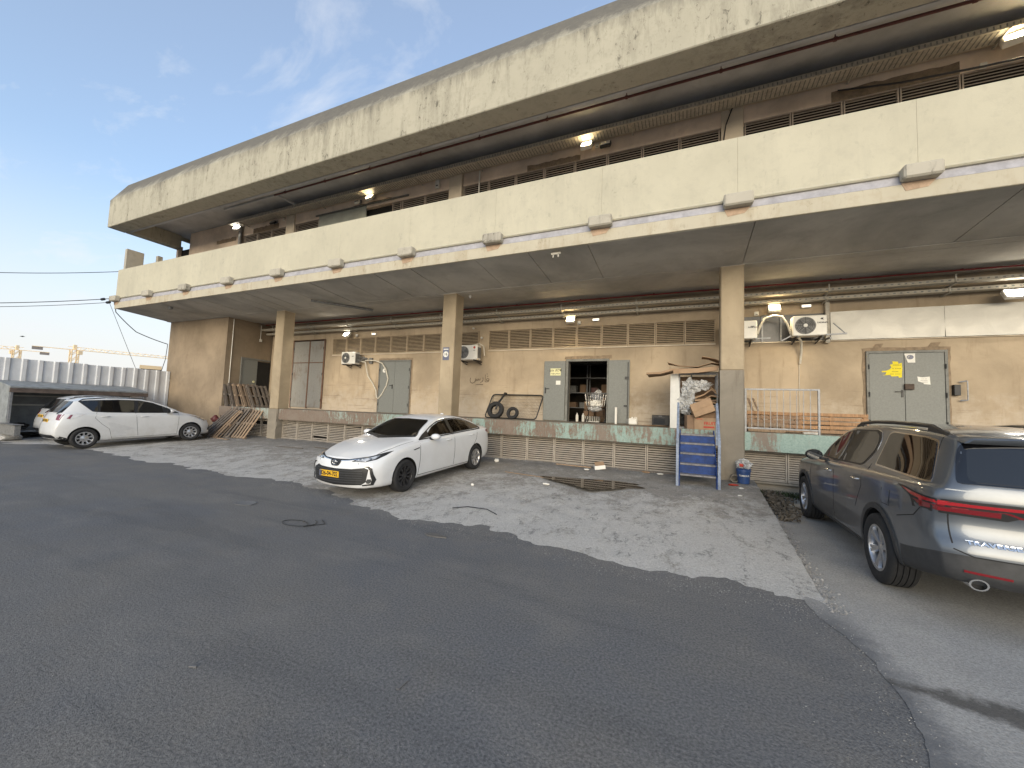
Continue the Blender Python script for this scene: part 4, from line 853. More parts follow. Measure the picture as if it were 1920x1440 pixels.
v.side('tail_light', [(4.50,1.15),(4.62,1.145),(4.95,1.105),(5.17,1.09),(5.17,.985),(4.90,.99),(4.80,1.03),(4.70,1.09)], black_m, off=.004, step=.05)
v.side('tail_light_lens', [(4.60,1.135),(4.95,1.09),(5.16,1.075),(5.16,1.055),(4.90,1.065),(4.76,1.085)], redhi_m, off=.008, step=.05); v.side('tail_light_lens', [(4.80,1.055),(5.16,1.04),(5.16,1.00),(4.90,1.005)], redlens_m, off=.008, step=.05)
v.pl('tail_light', [(-.97,1.10),(-.97,.98),(-.50,.97),(-.38,1.03),(.38,1.03),(.50,.97),(.97,.98),(.97,1.10),(.5,1.105),(-.5,1.105)], 'rear', black_m, off=.005, step=.05)
v.both('tail_light_lens', [(.40,1.083),(.955,1.078),(.955,1.052),(.42,1.058)], 'rear', redhi_m, off=.009, step=.06); v.both('tail_light_lens', [(.54,1.036),(.955,1.034),(.955,1.0),(.54,.992)], 'rear', redlens_m, off=.009, step=.06)
v.side('cladding', [(1.40,.22),(3.60,.22),(3.56,.33),(1.44,.33)], clad_m, off=.006)
v.side('cladding', [(0,.30),(.55,.26),(.60,.44),(.30,.50),(0,.52)], clad_m, off=.006)
def arch(c_, t0, ar, m, wdt=.06, z0=.387):
    for sx in ('x+','x-'):
        pts = []; n = 18
        for r in (ar-.004, ar+wdt):
            seg = [(c_.y(t0)+r*cos(a), z0+r*sin(a)) for a in np.linspace(-.28, pi+.28, n)]; pts += seg if r < ar else seg[::-1]
        mb = MB()
        for i in range(n-1):
            q = c_.shell([pts[i], pts[i+1], pts[2*n-2-i], pts[2*n-1-i]], sx, .014, .03, .2); mb.add(q.v, q.f)
        O('wheel_arch', mb, m, c_.root, 0, 60)
arch(v, .97, .415, clad_m, .055); arch(v, 4.04, .415, clad_m, .055)
v.sideseams([[(1.42,1.10),(1.36,.8),(1.42,.34)],[(2.56,1.16),(2.56,.75),(2.52,.33)],[(3.56,1.25),(3.60,.98),(3.40,.70)],[(4.52,.83),(4.80,.90),(4.88,.985)],[(4.78,1.24),(4.62,1.66)]], w=.009)
v.seams('tailgate_gap', [[(-.83,.99),(-.83,.70),(-.72,.655),(.72,.655),(.83,.70),(.83,.99)]], 'rear', .010)
v.side('fuel_flap', [(4.18,1.04),(4.18,.90),(4.34,.90),(4.36,1.04)], greymet, off=.004, rnd=.03, sides=('x-',)); v.sideseams([[(4.17,1.05),(4.17,.89),(4.35,.89),(4.37,1.05)]], w=.006)
ye = v.bvh.ray_cast(Vector((0,-6,.76)), Vector((0,1,0)))[0].y
def wrap_text(c, txt, x, z, size, wide):
    tm = text_mb(txt, size, .003, .0015); out = []
    for a, b, d in tm.v:
        X_, Z_ = x+a*wide, z+b; h = c.bvh.ray_cast(Vector((X_,-6,Z_)), Vector((0,1,0)))[0]; out.append((X_, h.y-.004-d, Z_))
    tm.v = out; O('model_lettering', tm, chrome_m, c.root)
wrap_text(v, 'TRAVERSE', -.60, .765, .042, 1.6); wrap_text(v, 'AWD', -.27, .765, .038, 1.5)
v.pl('plate_recess', [(-.30,.98),(-.42,.80),(.42,.80),(.30,.98)], 'rear', clad_m, off=.003, rnd=.04); plate(v, 'rear', 0, .88, '')
v.both('reflector', [(.52,.53),(.78,.54),(.78,.522),(.52,.512)], 'rear', redlens_m, off=.010)
for sx in (1, -1):
    q = MB(); q.lathe([(.036,0),(.046,0),(.046,.2),(.036,.2),(.035,.01)], 20, Matrix.Translation((sx*.70, ye+.03, .435)) @ Matrix.Diagonal((1.35,1,1,1)) @ Matrix.Rotation(-pi/2, 4, 'X'), caps=False); o = O('exhaust_tip', q, chrome_m, v.root, 0, 40)
    q = MB(); q.lathe([(.0365,.05),(0,.05)], 16, Matrix.Translation((sx*.70, ye+.03, .435)) @ Matrix.Diagonal((1.35,1,1,1)) @ Matrix.Rotation(-pi/2, 4, 'X'), caps=False); O('exhaust_bore', q, well_m, o)
    q = MB(); zt = lambda t: v.bvh.ray_cast(Vector((sx*.63, v.y(t), 4)), Vector((0,0,-1)))[0].z
    q.tube([(sx*.63, v.y(2.35), zt(2.35)-.01)]+[(sx*.63, v.y(t), zt(t)+.045) for t in (2.55,3.0,3.5,4.0,4.35)]+[(sx*.63, v.y(4.65), zt(4.65)-.01)], .022, 8); q.beam((sx*.63,v.y(2.4),zt(2.4)+.01),(sx*.63,v.y(2.65),zt(2.65)+.02),.035,.05); q.beam((sx*.63,v.y(4.3),zt(4.3)+.02),(sx*.63,v.y(4.6),zt(4.6)+.0),.035,.05); O('roof_rail', q, blacksteel_m, v.root, 0, 50)
q = MB(); q.obox((.25, v.y(4.75), 1.745), (.05,.22,.07), None, 0, .4); O('roof_fin', q, black_m, v.root, .01)
q = MB(); q.beam((0, ye+.14-.0, 1.20),(.30, ye+.20, 1.29),.02,.02); q.box(-.04,.04,ye+.07,ye+.16,1.19,1.24); O('rear_wiper', q, black_m, v.root, .004)
mirror(v, 1.95, 1.175, black_m, black_m, .22, .17); handles(v, [(2.36,1.02),(3.42,1.045)], chrome_m); handles(v, [], black_m)
v.side('door_lettering', [(1.10,.865),(1.32,.882),(1.32,.874),(1.10,.857)], chrome_m, off=.004, sides=('x-',))
v.both('headlight', [(.55,.92),(.94,1.02),(.90,.90)], 'front', clear_m, off=.005); v.pl('grille', [(-.5,.95),(.5,.95),(.45,.5),(-.45,.5)], 'front', black_m, off=.006)
ty = tyre_mesh(.372, .238, .255, 48); v.wheels(ty, (rim_meshes(.245, .255, 'twin', alloy_m, 6),)*2)

# ---- white people carrier on the left and the white car half hidden behind it
mpv = dict(L=4.32, W=1.79, wb=2.78, fo=.82, wr_=.318, ar=.362, DF=1.2, DR=1.8, fb=.30, rb=.16, ef=.93, wi=.10,
    ztop=sm([(0,.74),(.15,.82),(.4,.93),(.8,1.03),(1.05,1.10),(1.3,1.235),(1.7,1.43),(2.0,1.54),(2.4,1.60),(3.0,1.62),(3.7,1.60),(4.32,1.53)]),
    zbelt=sm([(0,.68),(.4,.82),(.9,.94),(1.6,1.0),(3,1.06),(4.32,1.12)]), w=sm([(0,.78),(.3,.85),(.8,.885),(2.2,.895),(3.7,.885),(4.32,.80)]),
    wr=sm([(0,.58),(.5,.68),(1.0,.74),(1.3,.735),(2.0,.635),(2.6,.60),(3.6,.60),(4.32,.57)]), crown=sm([(0,.03),(1.1,.05),(2.2,.06),(3.8,.06),(4.32,.05)]),
    zbot=sm([(0,.20),(.4,.19),(1,.19),(3.5,.20),(4.0,.26),(4.32,.32)]), dxf=sm([(.15,.08),(.3,0),(.5,0),(.7,.07),(.9,.18)]), dxr=sm([(.3,.10),(.5,.0),(.72,.02),(.95,.10),(1.08,.16),(1.3,.34),(1.55,.56)]))
def build_mpv(name, label, loc, rot, damaged, paint):
    c = Car(name, label, 'car', mpv, paint, loc, rot, None)
    c.side('window_trim', [(1.15,1.035),(1.5,1.23),(1.9,1.42),(2.25,1.505),(2.8,1.53),(3.5,1.515),(3.72,1.49),(3.42,1.15),(3.1,1.115),(2.2,1.07)], black_m, off=.003, rnd=.03)
    c.side('window', [(1.62,1.075),(1.66,1.28),(1.95,1.415),(2.27,1.48),(2.33,1.10)], glass_m, off=.007, rnd=.02)
    c.side('window', [(2.42,1.105),(2.38,1.488),(2.8,1.505),(3.22,1.495),(3.24,1.145),(3.1,1.135)], glasst_m, off=.007, rnd=.02); c.side('window', [(3.30,1.16),(3.28,1.492),(3.5,1.495),(3.66,1.475),(3.42,1.175)], glasst_m, off=.007, rnd=.02)
    c.pl('windscreen', [(-.70,1.12),(-.60,1.42),(-.55,1.52),(0,1.57),(.55,1.52),(.60,1.42),(.70,1.12),(0,1.09)], 'front', screen_m, rnd=.03, off=.004)
    c.pl('rear_window', [(-.66,1.13),(-.56,1.42),(-.50,1.48),(.50,1.48),(.56,1.42),(.66,1.13)], 'rear', glass_m, rnd=.04, off=.005)
    c.sideseams([[(1.18,1.02),(1.20,.7),(1.24,.28)],[(2.38,1.08),(2.36,.7),(2.32,.27)],[(3.32,1.14),(3.38,.95),(3.22,.75),(3.04,.58),(2.98,.28)],[(1.24,.28),(2.98,.27)]], w=.008)
    c.side('sill_gap', [(1.30,.195),(3.1,.205),(3.05,.235),(1.35,.225)], black_m, off=.003)
    c.side('tail_light', [(3.58,1.09),(3.75,1.10),(3.92,1.09),(4.02,.93),(3.94,.92),(3.78,.98)], clear2_m, off=.008, step=.04); c.side('tail_light_lens', [(3.86,1.07),(3.91,1.065),(3.99,.95),(3.92,.945)], redlens_m, off=.010, step=.05)
    c.both('tail_light', [(.56,1.08),(.76,1.08),(.76,.90),(.62,.92)], 'rear', redlens_m, off=.006); c.pl('bumper', [(-.76,.29),(-.76,.38),(-.60,.46),(.60,.46),(.76,.38),(.76,.29)], 'rear', black_m, off=.006, step=.06)
    c.side('bumper', [(4.12,.31),(4.12,.42),(3.98,.36),(3.9,.27)], black_m, off=.006, step=.05)
    c.both('headlight', [(.40,.72),(.60,.83),(.82,.93),(.80,.80),(.60,.715)], 'front', clear_m, off=.005, step=.04); c.side('headlight', [(.25,.72),(.40,.80),(.74,.92),(.60,.83),(.36,.72)], clear_m, off=.005, step=.04)
    c.pl('grille', [(-.60,.50),(-.4,.54),(.4,.54),(.60,.50),(.55,.30),(-.55,.30)], 'front', black_m, off=.005); c.both('fog_lamp', [(.66,.48),(.74,.46),(.76,.36),(.68,.34)], 'front', black_m, off=.006)
    plate(c, 'rear', 0, .88, '24-713-69'); mirror(c, 1.48, 1.085, paint); handles(c, [(2.16,.955),(3.14,.99)], paint)
    for sx in (1, -1):
        q = MB(); zt = lambda t: c.bvh.ray_cast(Vector((sx*.57, c.y(t), 4)), Vector((0,0,-1)))[0].z
        q.tube([(sx*.57, c.y(2.0), zt(2.0)-.005)]+[(sx*.57, c.y(t), zt(t)+.028) for t in (2.15,2.6,3.1,3.6,4.0)]+[(sx*.57, c.y(4.15), zt(4.1)-.005)], .015, 8); O('roof_rail', q, blacksteel_m, c.root, 0, 50)
    if damaged:
        dent = m_paint('scuffed paint', (.61,.62,.63), 0, .5, (.36,.35,.34), .22)
        c.side('dented_patch', [(2.98,.36),(2.62,.42),(2.70,.50),(2.40,.56),(2.55,.62),(2.95,.78),(3.08,.80),(3.02,.62)], dent, off=.006, sides=('x+',), label='scuffed dent low on the rear door'); c.side('dented_patch', [(2.98,.30),(2.70,.34),(2.80,.40),(2.95,.42)], dent, off=.010, sides=('x+',))
    ty = tyre_mesh(.318, .2, .205); c.wheels(ty, (rim_meshes(.208, .205, 'cap', alloy_m, 9),)*2, -.12); return c
build_mpv('white_people_carrier', 'white people carrier with a dented rear door, parked nose in beside the end block', (-18.05, 7.46, .078), (radians(2.55), 0, radians(-5)), True, white2_paint)
c2 = build_mpv('whitish_hatchback', 'whitish hatchback, painted greyer for shade, half hidden behind the people carrier, in front of the shed', (-20.6, 8.05, .10), (radians(2.0), 0, radians(-2)), False, m_paint('shaded white car paint', (.44,.45,.46), 0, .35))  # whitish car; its shade is put into a greyer paint
c2.both('tail_light', [(.30,1.06),(.60,1.09),(.60,.93),(.42,.93)], 'rear', redlens_m, off=.008)
# ------------------------------------------------------------------ services on the building
def thing(name, mb, m, label, cat, group=None, bevel=0, smooth=None, **k): return O(name, mb, m, None, bevel, smooth, label=label, cat=cat, group=group, **k)
q = MB(); q.tube([(-19.0,12.6,5.46),(XR,12.6,5.46)], .022, 8); o = thing('sprinkler_pipe', q, redpipe_m, 'thin red sprinkler pipe running under the lower soffit', 'pipe', smooth=50)
for i in range(11):
    q = MB(); x = -17+2.3*i; q.tube([(x,12.6,5.46),(x,12.6,5.49)], .03, 8); O('pipe_clip', q, redpipe_m, o)
q = MB(); q.tube([(-14.6,9.6,9.68),(XR,9.6,9.68)], .032, 8); o = thing('sprinkler_main', q, dkred_m, 'dark red pipe hung below the roof soffit', 'pipe', smooth=50)
for i in range(12):
    q = MB(); x = -14+2.1*i; q.tube([(x,9.6,9.68),(x,9.6,9.99)], .012, 6); q.tube([(x-.03,9.6,9.68),(x+.03,9.6,9.68)], .045, 8); O('pipe_hanger', q, dkred_m, o)
q = MB(); q.tube([(-17.9,9.7,9.75),(-14.6,9.7,9.75),(-14.6,10.9,9.75)], .05, 8); thing('drain_pipe', q, soffit2_m, 'grey drain pipe turning under the far end of the roof', 'pipe', smooth=50)
def tray(z, y, lab, wd, hh, m):
    q = MB(); q.box(-19.0, XR, y, y+wd, z, z+.012); q.box(-19.0, XR, y-.012, y, z, z+hh); q.box(-19.0, XR, y+wd, y+wd+.012, z, z+hh); o = thing('cable_tray', q, m, lab, 'cable tray')
    r = MB()
    for i in range(240): r.box(-18.9+.13*i, -18.9+.13*i+.045, y-.016, y-.011, z+.03, z+hh-.025)
    O('tray_slots', r, acgrey_m, o, kind='stuff')
    for i in range(13):
        b = MB(); x = -18.2+2.4*i; b.box(x-.02, x+.02, y-.03, 13.0, z-.04, z-.0); b.box(x-.015, x+.015, y-.03, y-.016, z-.03, z+hh+.10); O('tray_bracket', b, tray_m, o)
tray(5.13, 12.42, 'upper of the two cable trays running above the lower vent strips', .16, .085, pipe_m)
tray(4.97, 12.66, 'lower of the two cable trays running above the lower vent strips', .16, .085, pipe_m)
q = MB(); q.box(-19, XR, 10.45, 10.47, 9.62, 9.74); q.box(-19, XR, 10.47, 10.82, 9.62, 9.635); q.box(-19, XR, 10.82, 10.84, 9.62, 9.74)
o = thing('cable_tray', q, tray_m, 'wide slotted cable tray along the upper storey wall', 'cable tray')
r = MB()
for i in range(330): r.box(-18.9+.093*i, -18.9+.093*i+.022, 10.442, 10.449, 9.645, 9.715); r.box(-18.9+.093*i, -18.9+.093*i+.022, 10.49, 10.80, 9.613, 9.619)
O('tray_slots', r, acgrey_m, o, kind='stuff')
for i in range(13):
    b = MB(); x = -18.2+2.4*i; b.beam((x,10.43,9.60),(x,10.94,9.60),.03,.03); O('tray_bracket', b, tray_m, o)
q = MB(); q.tube([(3.2,10.88,9.45),(4.2,10.6,9.1),(5.0,9.6,8.35),(5.35,8.95,7.9)], .02, 8); thing('slack_cable', q, black_m, 'grey cable slung from the upper tray down to the parapet', 'cable', smooth=60)
q = MB(); q.tube([(1.10,10.86,9.78),(1.0,10.85,9.5),(.9,10.84,9.2),(.84,10.86,8.7),(.83,10.86,8.2)], .016, 6); thing('slack_cable', q, black_m, 'black cable curving down the upper storey column', 'cable', smooth=60)
q = MB(); q.tube([(-19.12+.08,11.12,5.45),(-19.04,11.12,2.35)], .016, 6); thing('conduit', q, white_m, 'white conduit down the edge of the end block recess', 'conduit')
q = MB(); q.tube([(-19.04,12.4,5.4),(-19.04,12.4,4.7)], .012, 6); q.box(-19.05,-19.0,12.36,12.46,4.6,4.72); thing('conduit', q, white_m, 'short white conduit ending in a box above the recessed door', 'conduit')
q = MB(); q.tube([(-6.28,10.9,9.6),(-6.28,10.9,8.0)], .025, 8); thing('down_pipe', q, white_m, 'thin white pipe beside the middle upper column', 'pipe')
q = MB(); q.box(-15.9,-15.84,10.9,10.95,9.5,9.5+.1); thing('junction_box', q, white_m, 'small white box by the far upper column', 'box')
q = MB(); q.tube([(-18.66,10.85,9.8),(-18.66,10.85,6.2)], .07, 10); thing('down_pipe', q, acgrey_m, 'fat grey pipe beside the left end of the upper vent strip', 'pipe', smooth=50)
q = MB(); q.tube([(-12.55,9.9,5.46),(-11.2,11.6,5.42)], .045, 8); thing('stub_pipe', q, acgrey_m, 'short grey pipe fixed to the soffit near the far column', 'pipe', smooth=50)
for x, y, l in ((-2.9, 8.9, 'small bracket hanging under the slab edge'),): q = MB(); q.box(x-.12,x+.12,y-.02,y+.02,5.55,5.60); q.box(x-.08,x-.05,y-.02,y+.02,5.48,5.56); q.box(x+.05,x+.08,y-.02,y+.02,5.48,5.56); thing('bracket', q, tray_m, l, 'bracket')
q = MB(); q.obox((-20.3,9.25,5.56),(.16,.12,.1)); thing('camera_box', q, acgrey_m, 'grey box under the slab near the far corner', 'box', bevel=.01)
q = MB(); q.lathe([(.02,0),(.05,.06),(.05,.10),(0,.12)], 10, Matrix.Translation((-6.55,11.1,5.38))); thing('sprinkler', q, white_m, 'small white sprinkler head right of the middle column top', 'sprinkler')
# flood lights
def flood(name, x, y, z, label, lit=True, warm=True, sz=(.30,.10,.22), power=30, tilt=-35, dark=False, white=False, turn=0):
    t = T(name, label, 'flood light', (x, y, z), (0, 0, radians(turn)), 'flood lights along the facade'); R = R3('X', tilt)
    h = MB(); h.obox((0,0,0), (sz[0], sz[1], sz[2]), R); O('housing', h, black_m if dark else white_m, t, .015)
    l = MB(); l.obox(R @ Vector((0,-sz[1]/2-.004,0)), (sz[0]*.86, .012, sz[2]*.82), R); O('lens', l, (bulb_m if warm else bulbw_m) if lit else (paper_m if white else acgrey_m), t, .004)
    b = MB(); b.beam((0,.02,0),(0,.16,.10),.03,.02); b.box(-.05,.05,.15,.18,.03,.17); O('bracket', b, steel_m, t)
    if lit:
        d = bpy.data.lights.new('lamp_glow', 'SPOT'); d.energy = power*(2.8 if z > 7 else 1.8); d.color = (1,.80,.48) if warm else (1,.93,.8); d.spot_size = radians(150); d.spot_blend = .8; d.shadow_soft_size = .1
        lo = link('lamp_glow', d, t, R @ Vector((0,-sz[1]/2-.06,-.02))); lo.rotation_euler = (radians(-58+90+tilt+35), 0, 0); lo.rotation_euler = (Vector((0, -.35, -1))).to_track_quat('-Z', 'Y').to_euler()
    return t
flood('flood_light', -13.69, 12.72, 4.78, 'lit flood light above the left condenser unit', warm=False, power=26)
flood('flood_light', -3.55, 12.72, 4.84, 'lit warm flood light above the open doorway', power=34)
flood('flood_light', 2.25, 12.70, 4.82, 'lit warm flood light between the two right condenser units', power=34)
flood('flood_light', 6.87, 12.6, 4.80, 'lit flood light over the silver sheet at the right edge', warm=False, power=40, sz=(.42,.1,.24))
flood('flood_light', -18.75, 10.74, 9.52, 'lit flood light at the far end of the upper storey', warm=False, power=10, turn=20)
flood('flood_light', -10.84, 10.72, 9.46, 'lit flood light above the upper sliding sheet', power=12)
flood('flood_light', -2.66, 10.70, 9.44, 'lit round cornered flood light on the upper wall, mid facade', power=14, sz=(.32,.12,.26))
flood('flood_light', 6.0, 10.55, 9.44, 'large lit street style lamp on the upper wall at the right edge', warm=True, power=40, sz=(.52,.14,.24), turn=-15)
flood('flood_light', -2.12, 10.72, 9.36, 'unlit black framed flood light beside the mid facade lamp', lit=False, dark=True, white=True)
flood('flood_light', -11.5, 10.75, 9.42, 'unlit grey flood light left of the lamp above the upper sheet', lit=False, sz=(.2,.08,.14))
flood('flood_light', -16.35, 10.78, 9.42, 'unlit flood light on a stem near the far upper column', lit=False, dark=True, sz=(.3,.08,.16))
for x, z, l in ((-12.34,4.80,'small flat emergency light right of the left flood light'),(-2.74,4.86,'small flat emergency light right of the doorway flood light'),(3.03,4.90,'small flat emergency light above the right condenser')):
    t = T('emergency_light', l, 'light', (x,12.93,z), 0, 'flat emergency lights'); q = MB(); q.box(-.12,.12,-.03,.06,-.05,.04); O('housing', q, white_m, t, .01); q = MB(); q.box(-.10,.10,-.036,-.028,-.04,.02); O('lens', q, m_lit('emergency lens', (.9,.85,.7), .8), t)
for x, y, z, l in ((-3.3,12.9,4.78,'small grey junction box right of the doorway lamp'),(-13.3,12.9,4.77,'small junction box right of the left lamp'),(1.86,12.95,4.76,'white junction box left of the lamp between the condensers'),(-2.4,10.9,9.5,'small junction box between the mid facade lamps'),(5.62,10.88,9.25,'white junction box left of the large right lamp'),(-7.95,10.92,9.5,'white alarm box on the upper wall left of the middle column')):
    s_ = (.16,.1,.30) if 'alarm' in l else (.11,.06,.11); q = MB(); q.obox((x,y,z), s_); o = thing('junction_box', q, white_m, l, 'junction box', bevel=.008); r = MB(); r.obox((x,y-s_[1]/2-.004,z-s_[2]*.25), (s_[0]*.5,.008,s_[2]*.12)); O('vent', r, black_m, o)
q = MB(); q.box(-23.55,-23.35,10.84,10.9,2.5,2.62); o = thing('wall_lamp', q, white_m, 'small lit wall lamp low on the left edge of the end block', 'lamp', bevel=.008); r = MB(); r.box(-23.52,-23.38,10.825,10.839,2.52,2.60); O('lens', r, m_lit('dim lens', (1,.85,.5), 1.2), o)
for x, z, l in ((-7.05,4.42,'white dome camera on the pier right of the middle column'),(-7.42,4.80,'white camera on the far side of the middle column')):
    t = T('security_camera', l, 'camera', (x,12.9,z)); q = MB(); q.lathe([(.03,0),(.035,.14),(.02,.16)], 10, Matrix.Rotation(radians(110), 4, 'X') @ Matrix.Rotation(radians(35),4,'Y')); O('camera_body', q, white_m, t); q = MB(); q.box(-.03,.03,.0,.09,-.02,.02); O('mount', q, white_m, t)
# condensers
def condenser(x0, x1, y, z0, z1, label, mk='', logo=None, sidegrille=True, hub=True, square=False, dep=.30):
    t = T('air_conditioner', label, 'air conditioner', ((x0+x1)/2, y, z0), 0, 'condenser units on the wall'); w_, h_ = x1-x0, z1-z0
    q = MB(); q.box(-w_/2, w_/2, 0, dep, 0, h_); O('casing', q, white_m, t, .018)
    r_ = min(h_*.43, w_*.36); cx = -w_/2+r_+.045; q = MB()
    if square: q.box(cx-r_, cx+r_, -.008, -.001, h_/2-r_, h_/2+r_)
    else: q.lathe([(0,0),(r_,0),(r_,.014),(r_-.012,.018),(0,.018)], 28, Matrix.Translation((cx,0,h_/2)) @ Matrix.Rotation(pi/2,4,'X'))
    o = O('fan_opening', q, acgrey_m, t)
    q = MB()
    for k_ in range(1, 6): q.tube([(cx+r_*k_/6*cos(a), -.026, h_/2+r_*k_/6*sin(a)) for a in np.linspace(0, 2*pi, 24, endpoint=False)], .0035, 4, closed=True)
    for k_ in range(4): a = pi/4*k_; q.tube([(cx-r_*cos(a),-.026,h_/2-r_*sin(a)),(cx+r_*cos(a),-.026,h_/2+r_*sin(a))], .004, 4)
    O('fan_grille', q, black_m, o)
    q = MB()
    for k_ in range(3):
        a = 2*pi*k_/3+.4; q.add([(cx+.04*cos(a),-.021,h_/2+.04*sin(a)),(cx+r_*.85*cos(a-.35),-.0195,h_/2+r_*.85*sin(a-.35)),(cx+r_*.9*cos(a+.3),-.023,h_/2+r_*.9*sin(a+.3))], [(0,1,2)])
    O('fan_blade', q, simple('fan blade grey', (.10,.10,.10), .5, .2), o)
    if hub: q = MB(); q.lathe([(0,0),(r_*.2,0),(r_*.2,.012),(0,.02)], 14, Matrix.Translation((cx,-.024,h_/2)) @ Matrix.Rotation(pi/2,4,'X')); O('fan_hub', q, white_m, o)
    q = MB(); q.box(w_/2+.001, w_/2+.008, .04, dep-.03, h_*.12, h_*.85); 
    for k_ in range(7): q.box(w_/2+.008, w_/2+.016, .05, dep-.04, h_*(.15+.1*k_), h_*(.19+.1*k_))
    O('side_grille', q, acgrey_m, t)
    if mk: tm = text_mb(mk, h_*.10, .0015, .001); tm.xf(Matrix.Translation((w_*.36,-.004,h_*.62)) @ FACE_S); O('maker_lettering', tm, ink_m, t)
    if logo == 'disc': q = MB(); q.lathe([(0,0),(h_*.085,0),(h_*.085,.003),(0,.003)], 18, Matrix.Translation((w_*.36,-.001,h_*.82)) @ Matrix.Rotation(pi/2,4,'X')); O('emblem', q, redlabel_m, t)
    if logo == 'bird': q = MB(); q.xz([(w_*.30,h_*.80),(w_*.34,h_*.86),(w_*.40,h_*.85),(w_*.37,h_*.81),(w_*.41,h_*.76),(w_*.34,h_*.78)], -.004, -.001); O('emblem', q, ink_m, t)
    if logo == 'shield': q = MB(); q.xz([(w_*.30,h_*.70),(w_*.42,h_*.70),(w_*.36,h_*.58)], -.004, -.001); O('emblem', q, acgrey_m, t)
    for sx in (-w_*.36, w_*.36):
        q = MB(); q.box(sx-.02, sx+.02, -.02, 12.999-y, -.045, -.005); q.beam((sx,dep*.8,-.05),(sx,12.99-y,-.12),.025,.025)
        O('wall_bracket', q, blacksteel_m, t)
    return t
condenser(-13.70, -12.92, 12.5, 3.45, 3.97, 'small condenser left of the narrow grey door, pipes looped beside it', 'AUX', None)
condenser(-7.78, -6.92, 12.4, 3.52, 4.06, 'condenser with red round badge just right of the middle column', 'LG', 'disc', hub=False)
condenser(.98, 1.80, 12.4, 3.95, 4.45, 'condenser half hidden behind the near column', 'ELECTRA', 'shield', hub=False, square=True)
condenser(2.60, 3.34, 12.35, 3.97, 4.50, 'condenser with dark round fan beside the silver sheet', 'TADIRAN', 'bird')
q = MB(); q.tube([(-12.9,12.75,3.6),(-12.6,12.8,3.55),(-12.55,12.85,3.2),(-12.5,12.9,2.95),(-12.25,12.93,2.65),(-12.05,12.94,2.35),(-12.0,12.94,2.05),(-11.9,12.94,2.0),(-11.72,12.94,2.2),(-11.5,12.93,2.55),(-11.42,12.92,2.85),(-11.55,12.9,3.25),(-11.75,12.88,3.5),(-12.1,12.85,3.62),(-12.6,12.75,3.62)], .027, 8); thing('refrigerant_hose', q, hose_m, 'cream insulated hose hanging in a loop beside the left condenser', 'hose', smooth=60)
q = MB()
for i in range(9): q.tube([(-12.75+random.uniform(-.2,.3),12.7+random.uniform(-.1,.2),3.65+random.uniform(-.1,.15)) for _ in range(4)], .014, 5)
q.box(-12.5,-12.35,12.9,12.99,3.5,3.75); thing('cable_tangle', q, acgrey_m, 'tangle of dark pipes and brackets right of the left condenser', 'pipes')
q = MB(); q.tube([(1.82,12.5,4.1),(1.88,12.5,4.3),(2.0,12.55,4.52),(2.2,12.6,4.60),(2.4,12.55,4.55),(2.5,12.5,4.35),(2.6,12.5,4.02)], .03, 8); thing('refrigerant_hose', q, hose_m, 'cream hose arching between the two right condensers', 'hose', smooth=60)
q = MB(); q.tube([(2.75,12.5,3.95),(2.86,12.7,3.88),(2.9,12.9,3.6),(2.88,12.95,3.3)], .03, 8); q.tube([(2.87,12.985,3.3),(2.87,12.985,1.6)], .008, 5); thing('drain_hose', q, hose_m, 'cream drain hose hanging under the right condenser', 'hose', smooth=60)
q = MB(); q.tube([(-7.3,12.6,4.08),(-6.95,12.6,4.13),(-6.82,12.7,4.05),(-6.80,12.75,3.7)], .02, 8); thing('refrigerant_hose', q, hose_m, 'short hose curling off the badge marked condenser', 'hose', smooth=60)
q = MB()
for x in (2.0, 2.45): q.box(x-.02, x+.02, 12.94, 12.99, 3.94, 4.7)
q.box(1.98, 2.47, 12.94, 12.99, 4.66, 4.70); q.beam((3.42,12.4,3.9),(3.42,12.98,3.95),.04,.04); q.beam((1.75,12.38,3.94),(2.1,12.38,3.94),.03,.03); q.beam((2.35,12.35,3.85),(2.55,12.35,3.97),.03,.03); q.beam((3.3,12.33,3.97),(3.75,12.4,4.0),.03,.04); q.beam((3.72,12.4,4.0),(3.5,12.5,4.3),.025,.025)
thing('steel_framework', q, steel_m, 'steel frame and brackets round the lamp between the right condensers', 'bracket')
q = MB(); q.box(3.44,3.53,12.86,12.98,3.85,5.0); thing('cable_duct', q, tray_m, 'dark vertical duct right of the right condenser', 'duct')
q = MB(); q.box(1.49,3.5,12.99,13.03,3.945,4.685); thing('back_board', q, simple('dark board', (.06,.06,.062), .35, .3, 3), 'dark board closing the vent strip behind the right condensers', 'board')
sl_ = T('silver_sheet', 'shiny dented galvanised sheet closing the right vent strip', 'metal sheet', (3.56,12.93,3.93))
for i, (a, b) in enumerate(((0,2.25),(2.26,4.4),(4.41,6.5))):
    q = MB(); nx, nz = 22, 8; vs = []
    for k_ in (0, 1):
        for ix in range(nx+1):
            for iz in range(nz+1):
                x = a+(b-a)*ix/nx; z = .76*iz/nz; vs.append((x, -.02+.02*mnoise.noise((x*1.6,z*2.4,i))+.008*mnoise.noise((x*6,z*6,i))+k_*.004, z))
    n1 = (nx+1)*(nz+1); fs = [(ix*(nz+1)+iz, (ix+1)*(nz+1)+iz, (ix+1)*(nz+1)+iz+1, ix*(nz+1)+iz+1) for ix in range(nx) for iz in range(nz)]; fs += [tuple(n1+i_ for i_ in reversed(f)) for f in fs]
    q.add(vs, fs); O('sheet', q, galv_m, sl_, 0, 60)
